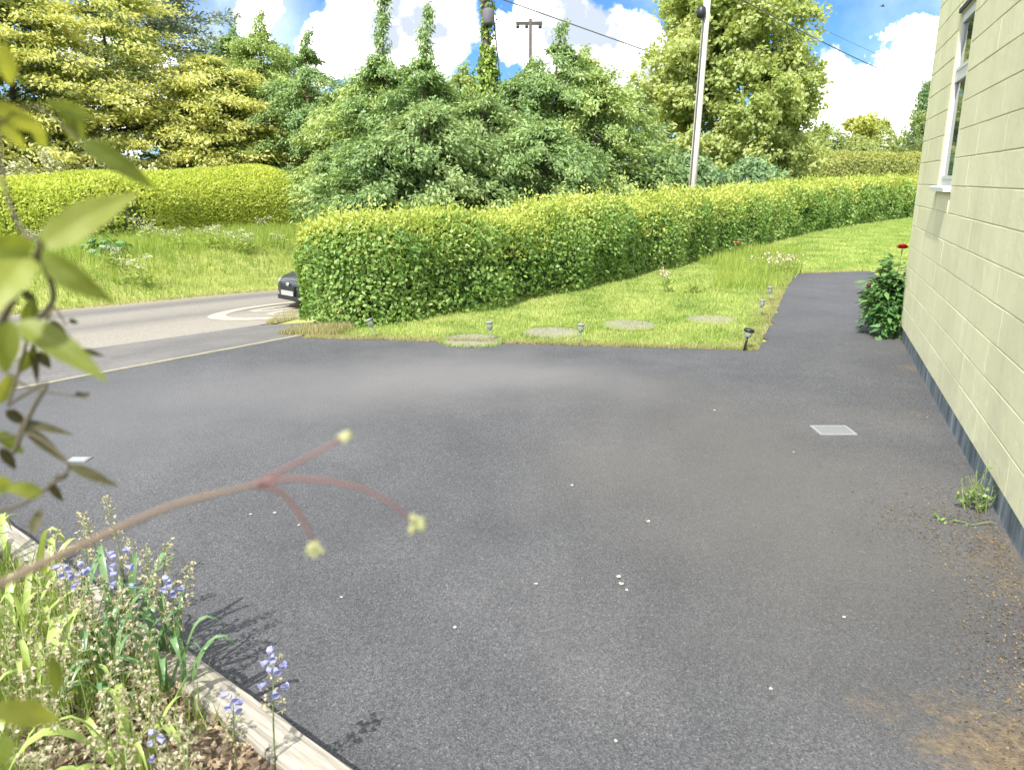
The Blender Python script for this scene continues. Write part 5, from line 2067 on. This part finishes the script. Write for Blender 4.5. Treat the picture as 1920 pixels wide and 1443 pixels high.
# low fine grass among them
k = 12000
s_ = rng.uniform(.2, 3.0, k)
w_ = .14 + rng.uniform(0, 1, k) ** .8 * 1.2
keep = lump(np.c_[s_, w_, np.zeros(k)], 3.0, 9) > -.25
s_, w_ = s_[keep], w_[keep]
P = ta + te * s_[:, None] + tn * w_[:, None]
tag(quads_obj('bed_grass', blades(np.c_[P, np.full(len(P), BZ)], .21, .0065, .35), M['strap'], n=3), 'fine green grass blades between the bluebell stalks', 'grass', kind='stuff')

# ------------------------------------------------------------------ creeper close to the camera
main_root = np.array([-.62, .25, BZ])
cr = thing('climbing_plant', 'climbing plant with large pointed green leaves hanging at the left edge', 'climber', main_root)
CRL = main_root


def creeper_leaf(a, b_, wpx, depth_a, depth_b, mat, roll=0.0, bend=.12, fold=.25, nm='leaf'):
    A, B = D(a[0], a[1], depth_a), D(b_[0], b_[1], depth_b)
    ax_ = B - A
    L_ = np.linalg.norm(ax_)
    ax_ = ax_ / L_
    view = nrm(CC - (A + B) / 2)
    side = nrm(np.cross(ax_, view))
    n_ = np.cross(side, ax_)
    side, n_ = side * math.cos(roll) + n_ * math.sin(roll), n_ * math.cos(roll) - side * math.sin(roll)
    W_ = wpx / FPX * (depth_a + depth_b) / 2 / max(.35, abs(math.cos(roll)))
    V, F, UV = [], [], []
    m1, m2 = 15, 7
    for i in range(m1):
        u = i / (m1 - 1)
        hw = W_ * .5 * (math.sin(math.pi * u ** .72) ** .85) * (1 - .25 * u) * 1.02 + .0002
        hw *= 1 + .05 * math.sin(u * 37)
        for j in range(m2):
            s__ = -1 + 2 * j / (m2 - 1)
            p = A + ax_ * L_ * u + side * hw * s__ + n_ * (abs(s__) * hw * fold + bend * L_ * math.sin(math.pi * u) * .6 + .05 * hw * math.sin(u * 16 + s__ * 2))
            V.append(p - CRL)
            UV.append((s__, u))
    for i in range(m1 - 1):
        for j in range(m2 - 1):
            F.append((i * m2 + j, i * m2 + j + 1, (i + 1) * m2 + j + 1, (i + 1) * m2 + j))
    o_ = mesh_obj(nm, V, F, mat, cr, smooth=True)
    uvl_ = o_.data.uv_layers.new(name='UVMap')
    for li, l in enumerate(o_.data.loops):
        uvl_.data[li].uv = UV[l.vertex_index]
    return o_


CM = M['creeper']
LV = [((72, 466), (262, 362), 62, .42, .46, .35), ((78, 474), (214, 566), 50, .42, .44, -.4), ((62, 462), (-60, 456), 52, .42, .40, .3), ((58, 478), (-40, 610), 66, .42, .40, -.3),
      ((34, 602), (203, 716), 56, .43, .44, .3), ((22, 600), (8, 702), 46, .43, .45, -.2), ((84, 192), (175, 222), 30, .47, .52, .2), ((150, 262), (290, 354), 40, .44, .48, .3),
      ((-10, 190), (88, 250), 36, .42, .46, -.3), ((-10, 222), (48, 282), 26, .42, .45, .3), ((2, 80), (20, 160), 32, .42, .45, .2), ((112, 196), (158, 262), 34, .50, .53, .5), ((62, 235), (84, 276), 22, .50, .53, .2),
      ((130, 215), (145, 270), 26, .50, .53, -.4),
      ((20, 905), (-60, 915), 36, .46, .44, .3), ((80, 925), (-10, 910), 30, .48, .46, -.2), ((-20, 1330), (112, 1350), 50, .36, .40, .2), ((5, 1375), (-20, 1450), 60, .34, .34, .2),
      ((92, 1225), (100, 1310), 26, .40, .44, .5)]
for (a, b_, w__, d1, d2, rl) in LV:
    creeper_leaf(a, b_, w__, d1, d2, CM, rl)
DK = [((40, 790), (138, 815), 16), ((45, 800), (125, 868), 22), ((128, 872), (222, 912), 20), ((25, 700), (-5, 760), 30), ((10, 770), (50, 795), 22), ((60, 560), (45, 640), 30), ((95, 600), (130, 640), 16), ((88, 602), (98, 560), 14),
      ((150, 655), (195, 668), 10), ((60, 655), (35, 700), 26), ((70, 660), (95, 690), 20), ((-5, 640), (20, 690), 30), ((-5, 810), (45, 850), 26), ((0, 840), (30, 880), 20), ((90, 905), (118, 940), 16), ((100, 900), (130, 890), 12), ((60, 1000), (78, 950), 20),
      ((60, 645), (70, 720), 14), ((80, 655), (115, 668), 12), ((40, 545), (70, 570), 16)]
for (a, b_, w__) in DK:
    creeper_leaf(a, b_, w__, .62, .64, M['creeperdark'] if w__ < 25 else CM, .2, .05)


def vine(pts, depths, r0, r1, mat, nm='stem', n_=24):
    P_ = smooth_path([D(x, y, d__) for (x, y), d__ in zip(pts, depths)], n_)
    return mesh_obj(nm, *tube(P_ - CRL, np.linspace(r0, r1, len(P_)), 8), mat, cr, smooth=True)


# main stem, from the soil outside the frame
P_ = smooth_path([main_root - [0, 0, .05], [-.50, .33, .9], D(-60, 900, .48), D(-10, 640, .45), D(72, 470, .42), D(40, 430, .42), D(5, 330, .42), D(-20, 90, .42)], 40)
mesh_obj('stem', *tube(P_ - CRL, np.interp(np.linspace(0, 1, len(P_)), [0, .4, .6, 1], [.005, .0028, .0013, .0009]), 8), M['vine'], cr, smooth=True)
vine([(72, 470), (100, 560), (60, 610), (40, 680), (15, 760)], [.42, .5, .58, .62, .62], .0018, .0012, M['vine'])
vine([(15, 760), (45, 740), (90, 720), (40, 800), (25, 850)], [.62] * 5, .0014, .0009, M['vine'])
vine([(85, 725), (60, 770), (25, 850)], [.62] * 3, .0018, .0016, M['vine'])
vine([(15, 700), (60, 728), (140, 742)], [.62] * 3, .0011, .0008, M['vine'])
vine([(-20, 960), (40, 945), (100, 905), (128, 870), (60, 815), (-10, 825)], [.62] * 6, .0016, .0010, M['vine'])
vine([(60, 625), (95, 575), (125, 610)], [.62] * 3, .0012, .0008, M['vine'])
vine([(-10, 240), (60, 200), (150, 262)], [.42, .44, .44], .0008, .0006, M['vine'])
for (x, y) in [(140, 740), (152, 745), (75, 665), (128, 600), (118, 640), (100, 660)]:
    creeper_leaf((x, y), (x + 14 + (y % 7), y - 8 + (x % 19)), 10, .62, .63, M['creeperdark'], .2, .05)

# bare forked stalk held out over the bed
sk_root = np.array([-.66, .30, BZ])
sk = thing('bare_stalk', 'long bare reddish stalk forking into three ends with pale buds', 'plant stalk', sk_root)
P_ = smooth_path([sk_root, [-.56, .30, .7], D(-220, 1210, .36), D(0, 1095, .37), D(160, 1018, .385), D(330, 945, .40), D(488, 906, .41)], 48)
rad = np.interp(np.linspace(0, 1, len(P_)), [0, .5, 1], [.0030, .0023, .0012]) * (1 + .07 * np.sin(np.arange(len(P_)) * 1.9) * rng.uniform(.3, 1, len(P_)))
mesh_obj('stem', *tube(P_ - sk_root, rad, 9), M['brownstalk'], sk, smooth=True)
brs = [([(484, 907), (520, 886), (580, 855), (642, 822)], 'redstalk'), ([(484, 905), (560, 897), (650, 908), (715, 932), (772, 976)], 'redstalk'), ([(484, 908), (530, 925), (565, 970), (592, 1022)], 'redstalk')]
for pts_, mt in brs:
    q_ = smooth_path([D(x, y, .41 + .004 * i) for i, (x, y) in enumerate(pts_)], 20)
    mesh_obj('branch', *tube(q_ - sk_root, np.linspace(.0014, .0008, len(q_)), 8), M[mt], sk, smooth=True)
mesh_obj('node', *tube([D(474, 909, .41) - sk_root, D(483, 907, .41) - sk_root, D(494, 904, .41) - sk_root], [.0016, .0026, .0016], 9), M['redstalk'], sk, smooth=True)
for (x, y, s__) in [(648, 816, .8), (780, 978, 1.15), (590, 1030, 1.0)]:
    c = D(x, y, .422) - sk_root
    g = np.random.default_rng(x)
    parts = []
    for i in range(9):
        d = nrm(g.normal(size=3) + np.array([.3, 0, -.1]))
        e_ = nrm(np.cross(d, g.normal(size=3)))
        Lb = .0062 * s__ * g.uniform(.7, 1.2)
        parts.append(tube([c, c + d * Lb * .5 + e_ * .0006, c + d * Lb], [.0012 * s__, .0017 * s__, .0005 * s__], 6))
    mesh_obj('bud', *join(parts), M['bud'], sk, smooth=True)
